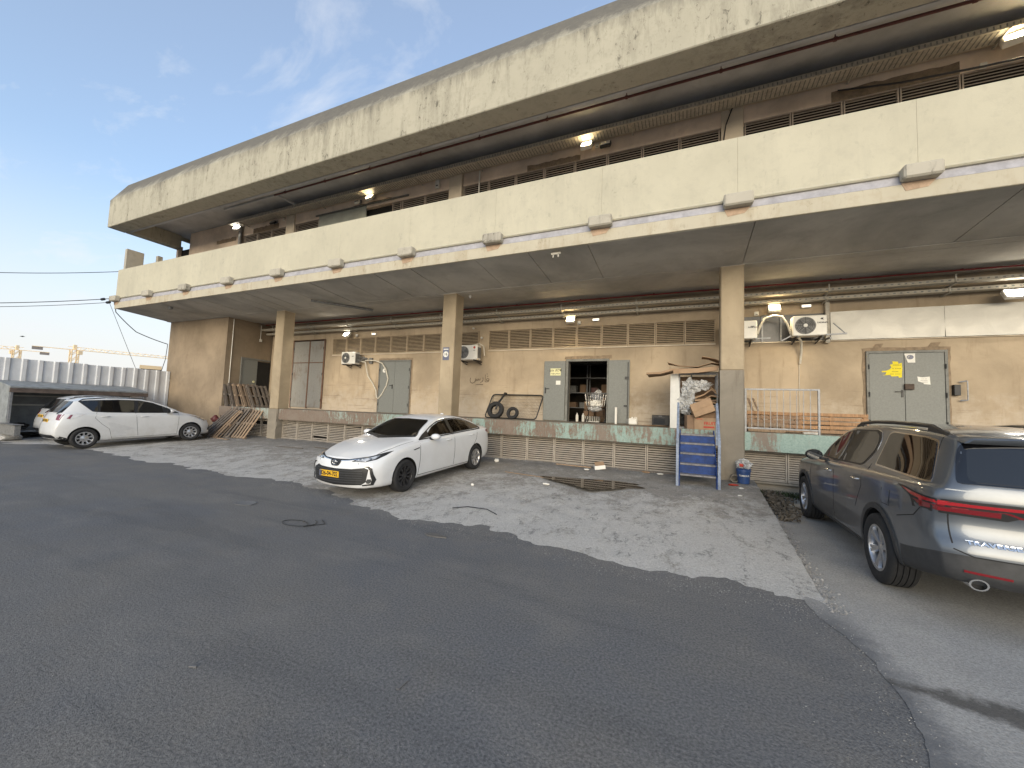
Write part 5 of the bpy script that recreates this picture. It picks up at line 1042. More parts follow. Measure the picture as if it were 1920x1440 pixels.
# signs and notices
def sign(name, x0, x1, z0, z1, y, m, label, cat, lines=(), tm_=ink_m, poly=None, par=None, extra=None):
    q = MB(); cx, cz = (x0+x1)/2, (z0+z1)/2
    if poly: q.xz(poly, y-.004, y)
    else: q.box(x0, x1, y-.004, y, z0, z1)
    o = thing(name, q, m, label, cat)
    for txt, dx, dz, sz in lines: t = text_mb(txt, sz, .0006, .0008); t.xf(Matrix.Translation((cx+dx, y-.0052, cz+dz)) @ FACE_S); O('lettering', t, tm_, o)
    return o
sign('door_sign', -4.27, -3.90, 2.98, 3.22, 12.899, cream_m, 'pale yellow fire door sign on the left open leaf', 'sign', [('\u05e9\u05d0 \u05ea\u05dc\u05d3', 0, .05, .13), ('\u05e8\u05d5\u05d2\u05e1 \u05e7\u05d6\u05d7\u05d4', 0, -.06, .075)])
sign('door_notice', -4.06, -3.90, 2.66, 2.80, 12.899, paper_m, 'small white notice under the yellow door sign', 'notice')
o = sign('number_sign', -7.27, -7.03, 3.28, 3.70, 10.738, signblue_m, 'grey blue number 16 sign on the middle column', 'sign'); q = MB(); q.lathe([(0,0),(.095,0),(.095,.004),(0,.004)], 24, Matrix.Translation((-7.15,10.7335,3.47)) @ Matrix.Rotation(pi/2,4,'X')); O('number_disc', q, paper_m, o)
tm = text_mb('16', .13, .0008, .002); tm.xf(Matrix.Translation((-7.15,10.728,3.47)) @ FACE_S); O('lettering', tm, ink_m, o); q = MB(); q.box(-7.24,-7.06,10.731,10.734,3.62,3.65); O('sign_stripe', q, paper_m, o)
P_ = [(4.62,2.98),(4.78,2.99),(4.80,2.95),(4.93,2.96),(4.94,2.92),(5.0,2.93),(5.0,3.02),(5.01,3.16),(5.0,3.30),(4.94,3.27),(4.93,3.33),(4.82,3.34),(4.83,3.27),(4.77,3.25),(4.80,3.18),(4.76,3.13),(4.70,3.10),(4.61,3.09),(4.61,3.06),(4.70,3.06),(4.68,3.0)]
sign('torn_notice', 4.61, 5.01, 2.92, 3.34, 12.953, yellow_m, 'torn bright yellow notice on the right double door', 'notice', [('-----', .10, .12, .10), ('- ----', .09, .03, .09), ('-----', .06, -.05, .08), ('--- ----', .06, -.11, .08)], poly=P_)
o = sign('sticker', 5.06, 5.26, 3.30, 3.53, 12.953, paper_m, 'white sticker with dark blue oval high on the right double door', 'sticker', poly=[(5.05,3.53),(5.26,3.53),(5.26,3.30),(5.12,3.30)])
q = MB(); q.lathe([(0,0),(.065,0),(.065,.003),(0,.003)], 20, Matrix.Translation((5.165,12.948,3.44)) @ Matrix.Diagonal((1,1,.85,1)) @ Matrix.Rotation(pi/2,4,'X')); O('oval_logo', q, signblue_m, o); q = MB(); q.xz([(5.11,3.43),(5.16,3.46),(5.16,3.47),(5.12,3.46),(5.14,3.44),(5.12,3.42),(5.16,3.41),(5.16,3.42)], 12.941, 12.944); O('oval_mark', q, paper_m, o)
sign('torn_notice', 5.29, 5.53, 2.78, 2.95, 12.953, paper_m, 'torn white notice low on the right double door', 'notice', [('---- --', .0, .03, .05), ('--------', .0, -.01, .05), ('------', .02, -.05, .05)], poly=[(5.29,2.95),(5.38,2.93),(5.52,2.95),(5.53,2.75),(5.41,2.76),(5.40,2.79),(5.30,2.83)])
q = MB(); q.lathe([(0,0),(.09,0),(.09,.004),(0,.004)], 18, Matrix.Translation((-11.67,12.953,3.2)) @ Matrix.Rotation(pi/2,4,'X')); o = thing('sticker', q, paper_m, 'round white sticker on the narrow grey door', 'sticker'); q = MB(); q.xz([(-11.66,3.24),(-11.6,3.24),(-11.6,3.15),(-11.65,3.19)], 12.943, 12.948); O('sticker_print', q, acgrey_m, o)
# wall writing, brushed strokes a hair proud of the plaster
q = MB(); gx = lambda p: -7.16+(820+p[0]/9.6-899)*.0227; gz = lambda p: 3.99-(660+p[1]/9.6-655)*.0207
for ln in ([(620,455),(612,500),(625,540),(660,552),(700,530),(712,490),(705,470)],[(712,500),(730,498),(738,470),(745,500),(760,498),(768,470),(775,498),(790,495),(800,470)],[(845,450),(850,490),(835,520),(800,540)],[(888,400),(886,520),(905,530),(945,520)],[(945,520),(955,480),(930,465),(905,480),(915,505),(950,500)],[(720,580),(790,570),(850,575)]):
    for a, b in zip(ln, ln[1:]): q.beam((gx(a),12.996,gz(a)),(gx(b),12.996,gz(b)),.004,.028,upv=(0,1,0)) if False else q.tube([(gx(a),12.997,gz(a)),(gx(b),12.997,gz(b))], .013, 5)
for p in ((918,390),(930,432)): q.lathe([(0,0),(.022,0),(.022,.006),(0,.006)], 8, Matrix.Translation((gx(p),13.0,gz(p))) @ Matrix.Rotation(pi/2,4,'X'))
thing('wall_writing', q, graf_m, 'hand painted word on the plaster right of the middle column', 'graffiti')
t = T('card_reader', 'black card reader in a bent bracket right of the right double door', 'card reader', (6.0,12.95,2.62)); q = MB(); q.box(-.07,.05,-.05,.05,-.13,.13); O('reader', q, black_m, t, .008); q = MB(); q.beam((.05,0,.20),(.16,-.06,.22),.02,.03); q.beam((.16,-.06,.22),(.16,-.06,-.24),.02,.02); q.beam((.16,-.06,-.24),(.05,0,-.25),.02,.03); O('guard_bracket', q, steel_m, t)

# ------------------------------------------------------------------ things on the dock
ZD = 1.425
t = T('mesh_panel', 'black framed wire mesh panel leaning on the wall, right of the middle column', 'mesh panel', (-5.55,12.55,ZD), (radians(-24),0,0)); q = MB()
fr = []; w_, h_ = .98, .94; 
sk = lambda x, z: (x+ (z-.47)*.13, 0, z)
for cx, cz, a0 in ((w_-.1,h_-.1,0),(-w_+.1,h_-.1,90),(-w_+.1,.12,180),(w_-.1,.12,270)): fr += [sk(cx+.1*cos(radians(a0+a)), cz+.1*sin(radians(a0+a))) for a in (0,30,60,90)]
q.tube(fr, .022, 8, closed=True); O('frame', q, blacksteel_m, t, 0, 50)
q = MB()
for i in range(38): x = -w_+.06+i*(2*w_-.12)/37; q.tube([sk(x,.05),sk(x,h_-.03)], .003, 4)
for i in range(8): z = .1+i*.11; q.tube([sk(-w_+.03,z),sk(w_-.03,z)], .003, 4)
O('wire_mesh', q, blacksteel_m, t)
def loose_tyre(x, y, R, label):
    t = T('old_tyre', label, 'tyre', (x,y,ZD+R*.97), (radians(-16),0,0), 'old tyres by the mesh panel'); me = tyre_mesh(R, R*.58, R*.55, 32); o = link('tread', me, t, (0,0,0), (0,0,radians(-90))); return t
loose_tyre(-6.02, 12.28, .30, 'larger old tyre leaning on the mesh panel, hung from a strap'); loose_tyre(-5.38, 12.30, .215, 'smaller old tyre leaning on the mesh panel')
q = MB(); q.tube([(-5.82,12.72,2.30),(-5.86,12.68,2.32),(-5.90,12.45,2.10),(-5.96,12.32,1.95),(-6.0,12.25,1.75)], [.05,.05,.035,.045,.03], 8); thing('strap', q, black_m, 'black strap tied over the top of the mesh panel', 'strap', smooth=60)
q = MB(); q.lathe([(.038,0),(.038,.52),(.034,.52)], 14, Matrix.Translation((-1.97,12.55,ZD))); thing('plastic_post', q, white_m, 'short white plastic post standing by the right open leaf', 'post', smooth=50)
t = T('jerrycan', 'white plastic canister standing on the dock right of the doorway', 'canister', (-1.46,12.6,ZD)); q = MB(); q.box(-.13,.13,-.08,.08,0,.20); O('body', q, white_m, t, .03); q = MB(); q.lathe([(.03,.2),(.03,.235),(0,.235)], 10, Matrix.Translation((-.02,0,0))); O('cap', q, paper_m, t)
q = MB(); q.tube([(.05,-.0,.2),(.05,0,.235),(.11,0,.225),(.12,0,.19)], .012, 6); O('handle', q, white_m, t)
t = T('black_oven', 'small black box shaped appliance left of the white board', 'appliance', (-.65,12.5,ZD)); q = MB(); q.box(-.24,.24,-.14,.16,.02,.33); O('body', q, black_m, t, .012); q = MB(); q.box(-.20,.12,-.15,-.141,.06,.27); O('door', q, glass_m, t); q = MB(); q.box(-.06,.04,-.155,-.141,.29,.305); O('handle', q, steel_m, t)
# shopping trolley in the doorway
t = T('shopping_trolley', 'wire shopping trolley loaded with bags standing in the open doorway', 'trolley', (-2.72,13.15,1.42), (0,0,radians(8))); q = MB()
for z, e in ((.55,.0),(.95,.06)):
    q.tube([(-.28-e,-.3,z),(.28+e,-.3,z),(.28+e,.35+e,z),(-.28-e,.35+e,z)], .011, 6, closed=True)
for i in range(9): x = -.28+.07*i; q.tube([(x,-.3,.55),(x*1.2,-.3,.95)], .005, 4)
for i in range(8): y = -.3+.09*i; q.tube([(-.28,y,.55),(-.34,y,.95)], .005, 4); q.tube([(.28,y,.55),(.34,y,.95)], .005, 4); q.tube([(-.28,y,.55),(.28,y,.55)], .005, 4)
for z in (.65,.75,.85): q.tube([(-.3,-.3,z),(.3,-.3,z)], .004, 4)
O('basket', q, chrome_m, t, 0, 60); q = MB()
for sx in (-1, 1): q.tube([(sx*.26,.3,.55),(sx*.24,.1,.30),(sx*.30,-.34,.10)], .013, 6); q.tube([(sx*.24,.1,.3),(sx*.26,.4,.1)], .013, 6)
O('legs', q, chrome_m, t, 0, 60)
for sx in (-1, 1):
    for y in (-.34,.4): q = MB(); q.lathe([(0,-.015),(.05,-.015),(.05,.015),(0,.015)], 12, Matrix.Translation((sx*.30,y,.05)) @ Matrix.Rotation(pi/2,4,'Y')); O('wheel', q, rubber_m, t)
def blob(c, r, m, seed, sq=(1,1,1), amp=.35, name='bag', par=None, sub=3, fr=2.2):
    bm = bmesh.new(); bmesh.ops.create_icosphere(bm, subdivisions=sub, radius=1); vs = []
    for v in bm.verts:
        k_ = 1+amp*mnoise.noise(v.co*fr+Vector((seed,0,seed)))+amp*.5*mnoise.noise(v.co*fr*3+Vector((0,seed,0))); vs.append((c[0]+v.co.x*r*sq[0]*k_, c[1]+v.co.y*r*sq[1]*k_, c[2]+v.co.z*r*sq[2]*k_))
    bm.verts.index_update(); fs = [tuple(v.index for v in f.verts) for f in bm.faces]; bm.free(); return MB().add(vs, fs)
thing('white_bag', blob((-2.72,13.1,2.05), .2, None, 3, (1,1,.6)), paper_m, 'white bag lying in the trolley basket', 'bag', smooth=30); thing('grey_bag', blob((-2.70,13.15,2.28), .2, None, 7, (1,1,.7)), simple('grey bag', (.18,.19,.21), .5, .3, 8), 'grey bag on top of the trolley load', 'bag', smooth=30); thing('plastic_bag', blob((-2.62,13.0,2.42), .11, None, 9, (1,1,.8)), film_m, 'small clear bag on top of the trolley load', 'bag', smooth=30); thing('paper_sack', blob((-2.75,13.1,1.88), .2, None, 12, (1.1,1,.5)), film_m, 'crumpled clear bag under the trolley basket load', 'bag', smooth=30)
# dim stock inside the store
sh = T('storage_rack', 'dim storage rack full of goods seen through the open doorway', 'rack', (-3.0,15.6,1.42)); q = MB()
for x in (-1.8,-.6,.6,1.8):
    for y in (0,.5): q.box(x-.02,x+.02,y-.02,y+.02,0,2.4)
O('uprights', q, steel_m, sh)
for z in (.5,1.1,1.7,2.3): q = MB(); q.box(-1.8,1.8,-.02,.5,z,z+.03); O('shelf', q, steel_m, sh)
for i in range(16):
    x = -4.6+(i % 8)*.42+random.uniform(-.05,.05); z = 1.42+(.53 if i < 8 else 1.13); wv = random.uniform(.10,.17); hv = random.uniform(.18,.4); q = MB(); q.box(x-wv,x+wv,15.62,15.95,z,z+hv)
    thing('stock_carton', q, [card_m, card2_m, acgrey_m, card2_m, dkred_m, card2_m, acgrey_m][i % 7], 'carton on the %s shelf of the dim rack, %s from the left' % ('lower' if i < 8 else 'upper', ('first','second','third','fourth','fifth','sixth','seventh','eighth')[i % 8]), 'box', 'cartons on the store rack')
for i, (x, y, z0, s_) in enumerate(((-3.2,14.2,1.42,.42),(-3.22,14.2,1.85,.32),(-2.9,14.6,1.42,.5),(-2.85,14.6,1.93,.4))): q = MB(); q.box(x-s_*.45,x+s_*.45,y,y+.4,z0,z0+s_*.95); thing('floor_carton', q, card2_m, ('large brown carton on the store floor, left of two stacks','smaller brown carton on top of the left floor stack','large brown carton on the store floor behind the left stack','brown carton topping the rear floor stack')[i], 'box', 'cartons inside the doorway', .004)
q = MB(); q.box(-3.25,-2.75,13.9,14.1,1.42,1.45)
for i in range(7): q.box(-3.25+.08*i,-3.23+.08*i,13.9,14.1,1.45,1.62)
thing('bottle_crate', q, paper_m, 'pale plastic crate on the floor inside the doorway', 'crate')
for i, x in enumerate((-3.52,-3.3)): q = MB(); q.lathe([(.05,0),(.05,.22),(.02,.26),(.02,.3),(0,.3)], 10, Matrix.Translation((x,13.8,1.42))); thing('bottle', q, paper_m, '%s of two pale bottles on the floor inside the doorway' % ('left' if i == 0 else 'right'), 'bottle', 'bottles inside the doorway')

# the junk corner by the stairs
t = T('metal_rack', 'dark metal rack frame holding cardboard and film beside the steps', 'rack', (-.02,11.6,ZD)); q = MB()
for x in (-.12,.78):
    for y in (-.25,.35): q.box(x-.018,x+.018,y-.018,y+.018,0,1.45)
q.box(-.12,.78,-.27,-.23,0,.04); q.box(-.12,.78,-.26,-.23,1.42,1.46); O('frame', q, steel_m, t); q = MB(); q.box(-.12,.78,.36,.38,.05,1.42); O('back_panel', q, card2_m, t); q = MB(); q.box(-.10,.76,-.25,.35,.62,.64); O('shelf', q, steel_m, t)
q = MB(); vs = [(-.34,11.30),(-.20,11.27)]
n = 10
for i in range(n):
    z0, z1 = ZD+1.43*i/n, ZD+1.43*(i+1)/n; b0, b1 = .05*sin(pi*i/n), .05*sin(pi*(i+1)/n)
    q.add([(-.36,11.3,z0),(-.17+b0,11.22,z0),(-.17+b0,11.25,z0),(-.36,11.33,z0),(-.36,11.3,z1),(-.17+b1,11.22,z1),(-.17+b1,11.25,z1),(-.36,11.33,z1)], [(0,1,5,4),(1,2,6,5),(2,3,7,6),(3,0,4,7)]+([(0,3,2,1)] if i == 0 else [])+([(4,5,6,7)] if i == n-1 else []))
thing('white_board', q, white_m, 'tall bowed white board standing at the left of the metal rack', 'board', smooth=30)
def sheet(pts, w_dir, th, m, label, wob=.03, seed=0, name='cardboard_sheet'):      # bent sheet: profile polyline swept sideways
    nn = 9; wd = Vector(w_dir); top = []; P = [Vector(p) for p in pts]
    for i, p in enumerate(P):
        for j in range(nn+1): o = p+wd*(j/nn); o = o+Vector((0,0,wob*mnoise.noise((o.x*3,o.y*3,seed))+wob*.5*mnoise.noise((o.x*9,o.y*9,seed)))); top.append(o)
    k_ = nn+1; N_ = len(top); vs = top+[p-Vector((0,0,th)) for p in top]; fs = [(i*k_+j,(i+1)*k_+j,(i+1)*k_+j+1,i*k_+j+1) for i in range(len(P)-1) for j in range(nn)]
    fs += [tuple(N_+a for a in reversed(f)) for f in fs]; ed = [(i*k_,(i+1)*k_) for i in range(len(P)-1)]+[((i+1)*k_+nn,i*k_+nn) for i in range(len(P)-1)]+[(j+1,j) for j in range(nn)]+[((len(P)-1)*k_+j,(len(P)-1)*k_+j+1) for j in range(nn)]
    fs += [(a,b,N_+b,N_+a) for a, b in ed]; return thing(name, MB().add(vs, fs), m, label, 'cardboard', 'cardboard sheets on the rack', smooth=35)
sheet([(-.95,11.0,2.86),(-.6,11.0,2.90),(-.30,11.02,2.97),(.0,11.0,2.97),(.4,11.0,2.97),(.78,11.0,3.03)], (0,.8,.02), .05, card_m, 'long cardboard sheet on the rack top, its left flap drooping', .05, 1)
sheet([(-.42,11.05,3.12),(-.1,11.05,3.06),(.3,11.05,3.04),(.62,11.05,3.13),(.85,11.05,3.10)], (0,.7,.05), .012, card_m, 'curled cardboard sheet on top of the rack pile', .06, 4); sheet([(.40,11.1,3.30),(.56,11.1,3.27),(.72,11.1,3.22),(.92,11.1,3.08)], (0,.5,.0), .012, card_m, 'raised cardboard flap at the right of the rack top', .05, 6)
sheet([(-.28,10.98,2.86),(-.1,10.98,2.86),(.3,10.98,2.88),(.75,10.98,2.93)], (0,.02,.10), .012, card_m, 'folded cardboard edge along the front of the rack top', .01, 9)
for i, (z, a, l) in enumerate(((2.32,.10,'topmost folded cardboard stuffed in the rack'),(2.22,.0,'second folded cardboard from the top in the rack'),(2.13,-.02,'third folded cardboard from the top in the rack'),(2.06,.03,'lowest folded cardboard in the rack'))):
    sheet([(.24,11.2,z-.05-a*.3),(.45,11.2,z),(.62,11.2,z+.07+a),(.74,11.2,z+.06)], (0,.4,.03), .035, card_m if i != 2 else card2_m, l, .05, 11+i)
for i, (cx, cz, r_, s_, l) in enumerate(((.12,2.52,.17,(.9,.6,1.1),'crumpled clear film at the top of the rack'),(.38,2.55,.14,(1.5,.6,.8),'shiny film bulging over the folded cardboard'),(.06,2.24,.19,(.9,.6,1.2),'crumpled clear film down the left of the rack'),(.05,1.98,.16,(1.2,.7,1.1),'crumpled clear film at the rack shelf'),(.45,1.98,.16,(1.6,.7,.8),'crumpled clear film hanging above the cartons'))):
    thing('plastic_film', blob((cx,11.28,cz), r_, None, 20+i*3, s_, .75, sub=4, fr=2.8), film_m, l, 'plastic film', 'crumpled film in the rack', smooth=25)
q = MB(); q.tube([(.20,11.2,1.95),(.28,11.15,1.75),(.34,11.1,1.6)], .016, 6); thing('white_strip', q, white_m, 'thin white strip dangling from the film', 'strip')
for i in range(3): q = MB(); q.tube([(.30+.03*i,11.15,1.75),(.40+.04*i,11.1,1.5),(.46+.02*i,11.05,1.43)], .014, 6); thing('black_hose', q, black_m, ('leftmost','middle','rightmost')[i]+' of three black tubes lying between the cartons by the steps', 'tube', 'black tubes by the cartons')
def carton(name, c, s, rot, m, label, open_=False, par=None):
    t = T(name, label, 'box', c, tuple(radians(a) for a in rot)); q = MB(); q.box(-s[0]/2,s[0]/2,-s[1]/2,s[1]/2,0,s[2]); O('carton', q, m, t, .006)
    q = MB(); q.box(-s[0]/2,-.0,-s[1]/2-.012,-s[1]/2-.002,s[2]*.45,s[2]) if False else None
    return t
t = carton('printed_carton', (.55,11.15,ZD), (.66,.42,.30), (0,0,0), card_m, 'brown carton with red print at the foot of the rack'); tm = text_mb('FRUIT', .10, .001, .003); tm.xf(Matrix.Translation((.02,-.212,.16)) @ FACE_S); O('print', tm, redlabel_m, t); q = MB(); q.box(-.12,.12,-.213,-.211,.05,.09); q.box(-.28,-.14,-.213,-.211,.26,.275); O('print_bar', q, redlabel_m, t)
t = carton('brown_carton', (.62,11.25,ZD+.30), (.55,.4,.14), (0,0,4), card2_m, 'flat dark carton on top of the printed carton')
t = carton('tilted_carton', (.46,11.0,ZD+.37), (.50,.36,.33), (-8,-22,6), card_m, 'tipped carton with a torn flap above the printed carton'); q = MB(); q.xz([(-.25,.34),(.25,.34),(.25,.20),(.10,.16),(-.02,.18),(-.10,.14),(-.25,.14)], -.196, -.183); O('flap', q, card_m, t)
t = carton('small_carton', (.16,11.12,ZD), (.28,.3,.36), (0,0,12), card2_m, 'open dark carton beside the handrail foot')
q = blob((.76,11.55,2.12), .16, None, 31, (1.2,1,.9), .4); thing('green_cloth', q, green_m, 'dark green cloth heaped behind the cartons', 'cloth', smooth=30)
q = blob((.72,11.5,1.9), .2, None, 33, (1.0,1,1), .3); thing('grey_sack', q, simple('grey sack', (.20,.18,.16), .8, .25, 8), 'grey sack under the green cloth', 'sack', smooth=30)
q = blob((.1,11.5,1.65), .2, None, 35, (1,.8,1.2), .6); thing('black_bag', q, black_m, 'black bag inside the foot of the rack', 'bag', smooth=25)
t = T('wire_shelf', 'brown wire shelf unit standing between the rack and the near column', 'shelf', (.62,12.6,ZD)); q = MB()
for x in (-.45,.45): q.box(x-.02,x+.02,-.02,.02,0,1.62)
O('posts', q, blacksteel_m, t); q = MB()
for z in (.6,.95,1.2,1.45,1.6): q.box(-.43,.43,-.015,.015,z-.018,z+.018)
O('rails', q, blacksteel_m, t); q = MB()
for x in (-.22,0,.22): q.box(x-.006,x+.006,.016,.024,.3,1.6)
O('wires', q, tread_m, t)
q = MB(); q.obox((.86,11.9,2.02),(.14,.1,.3),R3('Y',20)); thing('wood_block', q, woodl_m, 'pale wood offcut sticking up beside the near column', 'wood')
q = blob((-.80,12.15,1.44), .09, None, 40, (3.5,1,.2), .5); thing('dock_litter', q, card_m, 'flattened scraps on the dock under the black appliance', 'litter', smooth=30)
# steps
t = T('metal_steps', 'blue metal steps with worn treads and grey handrails up to the dock', 'steps', (.27,9.55,.2)); HW = .36
ys = (0,.18,.36,.54,.72); zs = (.27,.49,.71,.93,1.13)
for i in range(5):
    q = MB(); q.box(-HW,HW,ys[i]+.05,ys[i]+.26,zs[i]-.04,zs[i]); O('tread', q, tread_m, t, .008)
    if i: q = MB(); q.box(-HW+.002,HW-.002,ys[i]+.062,ys[i]+.075,zs[i-1]+.002,zs[i]-.042); O('riser', q, blue_m, t)
for sx in (-1, 1):
    q = MB(); q.yz([(-.05,.02),(.10,.02),(1.18,1.06),(1.18,1.22),(1.05,1.22),(-.05,.22)], sx*HW-(.022 if sx < 0 else 0), sx*HW+(.022 if sx > 0 else 0)); O('stringer', q, blue_m, t, .003)
    q = MB(); q.box(sx*(HW+.052)-.028, sx*(HW+.052)+.028, -.05,.02,-.02,1.05) if sx > 0 else q.box(sx*(HW+.052)-.028, sx*(HW+.052)+.028, -.05,.02,-.02,1.05)
    q.beam((sx*(HW+.052),-.015,1.02),(sx*(HW+.052),.75,1.86),.05,.05); q.box(sx*(HW+.052)-.02, sx*(HW+.052)+.02, .70,.75,.9,1.84); q.box(sx*(HW+.052)-.05, sx*(HW+.052)+.05, -.10,.05,-.025,-.005)
    O('handrail', q, bluegrey_m, t, .004)
# railing and boards right of the column
t = T('dock_railing', 'grey painted railing at the dock edge right of the near column', 'railing', (2.1,11.1,ZD)); q = MB()
for x in (-.74,.72): q.box(x-.022,x+.022,-.022,.022,-.02,1.06)
q.box(-.718,.698,-.02,.02,1.02,1.06); q.box(-.718,.698,-.02,.02,.08,.12); O('frame', q, steel_m, t, .004)
for i in range(10): q = MB(); x = -.61+.13*i; q.box(x-.006,x+.006,-.006,.006,.12,1.02); O('baluster', q, steel_m, t)
def boards(x0, x1, y, z0, n, m, label, name='wooden_pallet', h=.075, gap=.03, lean=0, rot=0, width=None, back=True):
    t = T(name, label, 'pallet', ((x0+x1)/2, y, z0), (radians(lean),0,radians(rot))); w_ = (x1-x0)/2; key = (round(w_,2),h,m.name)
    if key not in BD: q = MB(); q.box(-w_,w_,-.011,.011,-h/2,h/2); BD[key] = mesh('plank', q, m, .003)
    for i in range(n): link('plank', BD[key], t, (random.uniform(-.006,.006), random.uniform(-.003,.003), h/2+i*(h+gap)), (0, radians(random.gauss(0,.35)), 0))
    H = n*(h+gap)
    if back:
        for x in (-w_+.05, 0, w_-.05): q = MB(); q.box(x-.045,x+.045,.012,.10,0,H-gap); O('bearer', q, m, t, .004)
        for i in range(0, n, 2): link('plank', BD[key], t, (0,.112,h/2+i*(h+gap)))
    return t
BD = {}
boards(1.45, 2.65, 12.0, ZD+.02, 5, woodo_m, 'orange wood pallet standing on edge behind the railing', h=.085, gap=.02, lean=-6)
boards(2.70, 4.15, 12.4, ZD+.02, 5, woodo_m, 'orange wood pallet standing on edge left of the right double door', h=.08, gap=.028, lean=-5); boards(1.5, 2.3, 11.75, ZD, 2, woodl_m, 'low pale pallet lying before the railing pallets', h=.09, gap=.05, lean=-3)
q = MB(); q.beam((1.55,12.2,2.3),(1.75,12.1,1.65),.09,.03); q.beam((1.66,12.2,2.3),(1.90,12.1,1.60),.09,.03); thing('loose_planks', q, woodl_m, 'two pale planks propped behind the left end of the railing', 'planks'); q = MB(); q.box(1.32,1.45,12.05,12.3,ZD,ZD+.9); q.box(1.318,1.452,12.045,12.305,ZD+.42,ZD+.46); thing('red_crates', q, simple('red crate', (.16,.02,.015), .6, .2, 8), 'dark red crates stacked behind the near column', 'crate', bevel=.006)
q = MB(); q.obox((2.72,11.35,ZD+.03),(.3,.12,.05)); thing('foam_scrap', q, paper_m, 'white scrap lying at the foot of the railing', 'scrap', bevel=.01)

# leaning pallets at the far end
def pallet(name, loc, rot, m, label, n=6, Lp=1.2, Wp=.95, gp='leaning pallets at the far end of the dock'):
    t = T(name, label, 'pallet', loc, tuple(radians(a) for a in rot), gp); key = ('p', Lp, m.name)
    if key not in BD: q = MB(); q.box(-.048,.048,-.011,.011,0,Lp); BD[key] = mesh('plank', q, m, .004)
    for i in range(n): link('plank', BD[key], t, (-Wp/2+.05+i*(Wp-.1)/(n-1), 0, random.uniform(-.01,.01)), (0, radians(random.gauss(0,.5)), 0))
    k2 = ('b', Wp, m.name)
    if k2 not in BD: q = MB(); q.box(-Wp/2,Wp/2,.012,.09,-.045,.045); BD[k2] = mesh('bearer', q, m, .004)
    for z in (.06, Lp/2, Lp-.06): link('bearer', BD[k2], t, (0,0,z))
    for i in range(0, n, 2): link('plank', BD[key], t, (-Wp/2+.05+i*(Wp-.1)/(n-1), .102, 0))
    return t
zg = zap(-17, 10)
pallet('wooden_pallet', (-16.5,10.08,zg+.01), (-33,0,3), woodl_m, 'pale orange pallet leaning on the dock, nearest the far column', 6, 1.42)
pallet('wooden_pallet', (-17.3,9.95,zg+.01), (-33,4,0), woodd_m, 'grey weathered pallet leaning left of the pale one', 5, 1.45); pallet('wooden_pallet', (-17.55,9.72,zg+.02), (-38,7,-4), woodl_m, 'splayed pallet leaning in front of the block corner', 5, 1.4, .8); pallet('wooden_pallet', (-17.8,9.6,zg+.02), (-41,9,-6), woodd_m, 'dark broken pallet, leftmost of those leaning on the dock', 4, 1.5, .6)
for i, (x, y, tl, m_, l) in enumerate(((-18.72,11.35,20,woodd_m,'dark pallet against the recessed door, furthest back of its stack'),(-18.5,11.5,24,woodd_m,'second pallet from the wall in the upper stack'),(-18.22,11.55,27,woodl_m,'pale pallet in the middle of the upper stack'),(-18.0,11.7,28,woodl_m,'pale pallet, second from the front of the upper stack'),(-17.72,11.9,30,woodd_m,'grey pallet in front of the upper stack by the column'))):
    pallet('wooden_pallet', (x,y,ZD+.01), (-tl,0,90+random.uniform(-5,5)), m_, l, 5, 1.15, .9, 'pallets stacked on the dock by the recessed door')
q = MB(); q.beam((-17.6,9.75,zg-.005),(-16.2,9.6,zg-.0),.1,.025); thing('loose_plank', q, woodl_m, 'plank lying on the ground before the leaning pallets', 'plank')
# hydrant
t = T('fire_hydrant', 'hydrant with a red head on a pale post by the block corner', 'hydrant', (-18.35,10.3,zap(-18.4,10.3)-.01)); q = MB(); q.lathe([(.14,0),(.14,.05),(.085,.07),(.08,.55),(.10,.57)], 14, caps=True); O('post', q, simple('pale post', (.36,.36,.33), .6, .2, 8), t, 0, 40)
q = MB(); q.lathe([(.11,.57),(.13,.62),(.12,.74),(.07,.82),(.03,.86),(0,.86)], 14); q.lathe([(.05,0),(.06,.14),(0,.15)], 10, Matrix.Translation((-.1,0,.68)) @ Matrix.Rotation(-pi/2,4,'Y')); q.lathe([(.05,0),(.06,.14),(0,.15)], 10, Matrix.Translation((.1,0,.68)) @ Matrix.Rotation(pi/2,4,'Y')); O('head', q, simple('hydrant red', (.13,.028,.024), .5, .2, 8), t, 0, 40)
# bucket
t = T('blue_bucket', 'blue paint bucket holding a tied rubbish bag at the foot of the near column', 'bucket', (1.24,10.48,zap(1.2,10.48)+.0)); q = MB(); q.lathe([(.12,0),(.145,.27),(.155,.27),(.155,.30),(.145,.30),(.145,.32),(.155,.33),(.14,.34)], 20); O('pail', q, bucket_m, t, 0, 40); tm = text_mb('TAMBOUR', .052, .001, .001)
tm.v = [(.146*sin(x/.146*.9), -.146*cos(x/.146*.9)-z_, y_+.18) for x, y_, z_ in tm.v]; O('lettering', tm, paper_m, t)
thing('rubbish_bag', blob((1.24,10.46,zap(1.2,10.5)+.42), .15, None, 51, (1,1,.75), .5, sub=4), film_m, 'crumpled clear rubbish bag stuffed in the blue bucket', 'bag', smooth=25); q = blob((1.18,10.33,zap(1.2,10.5)+.42), .045, None, 53, (1,.5,1), .3); thing('red_wrapper', q, redlabel_m, 'red wrapper showing through the bag in the bucket', 'wrapper', smooth=30)
q = MB(); q.lathe([(.085,0),(.085,.16),(.072,.16),(.072,0)], 18, Matrix.Translation((1.06,10.60,zap(1,10.6)+.09)) @ Matrix.Rotation(pi/2,4,'X'), caps=False); thing('drain_outlet', q, colbase_m, 'broken clay drain pipe end at the foot of the near column', 'pipe', smooth=40)
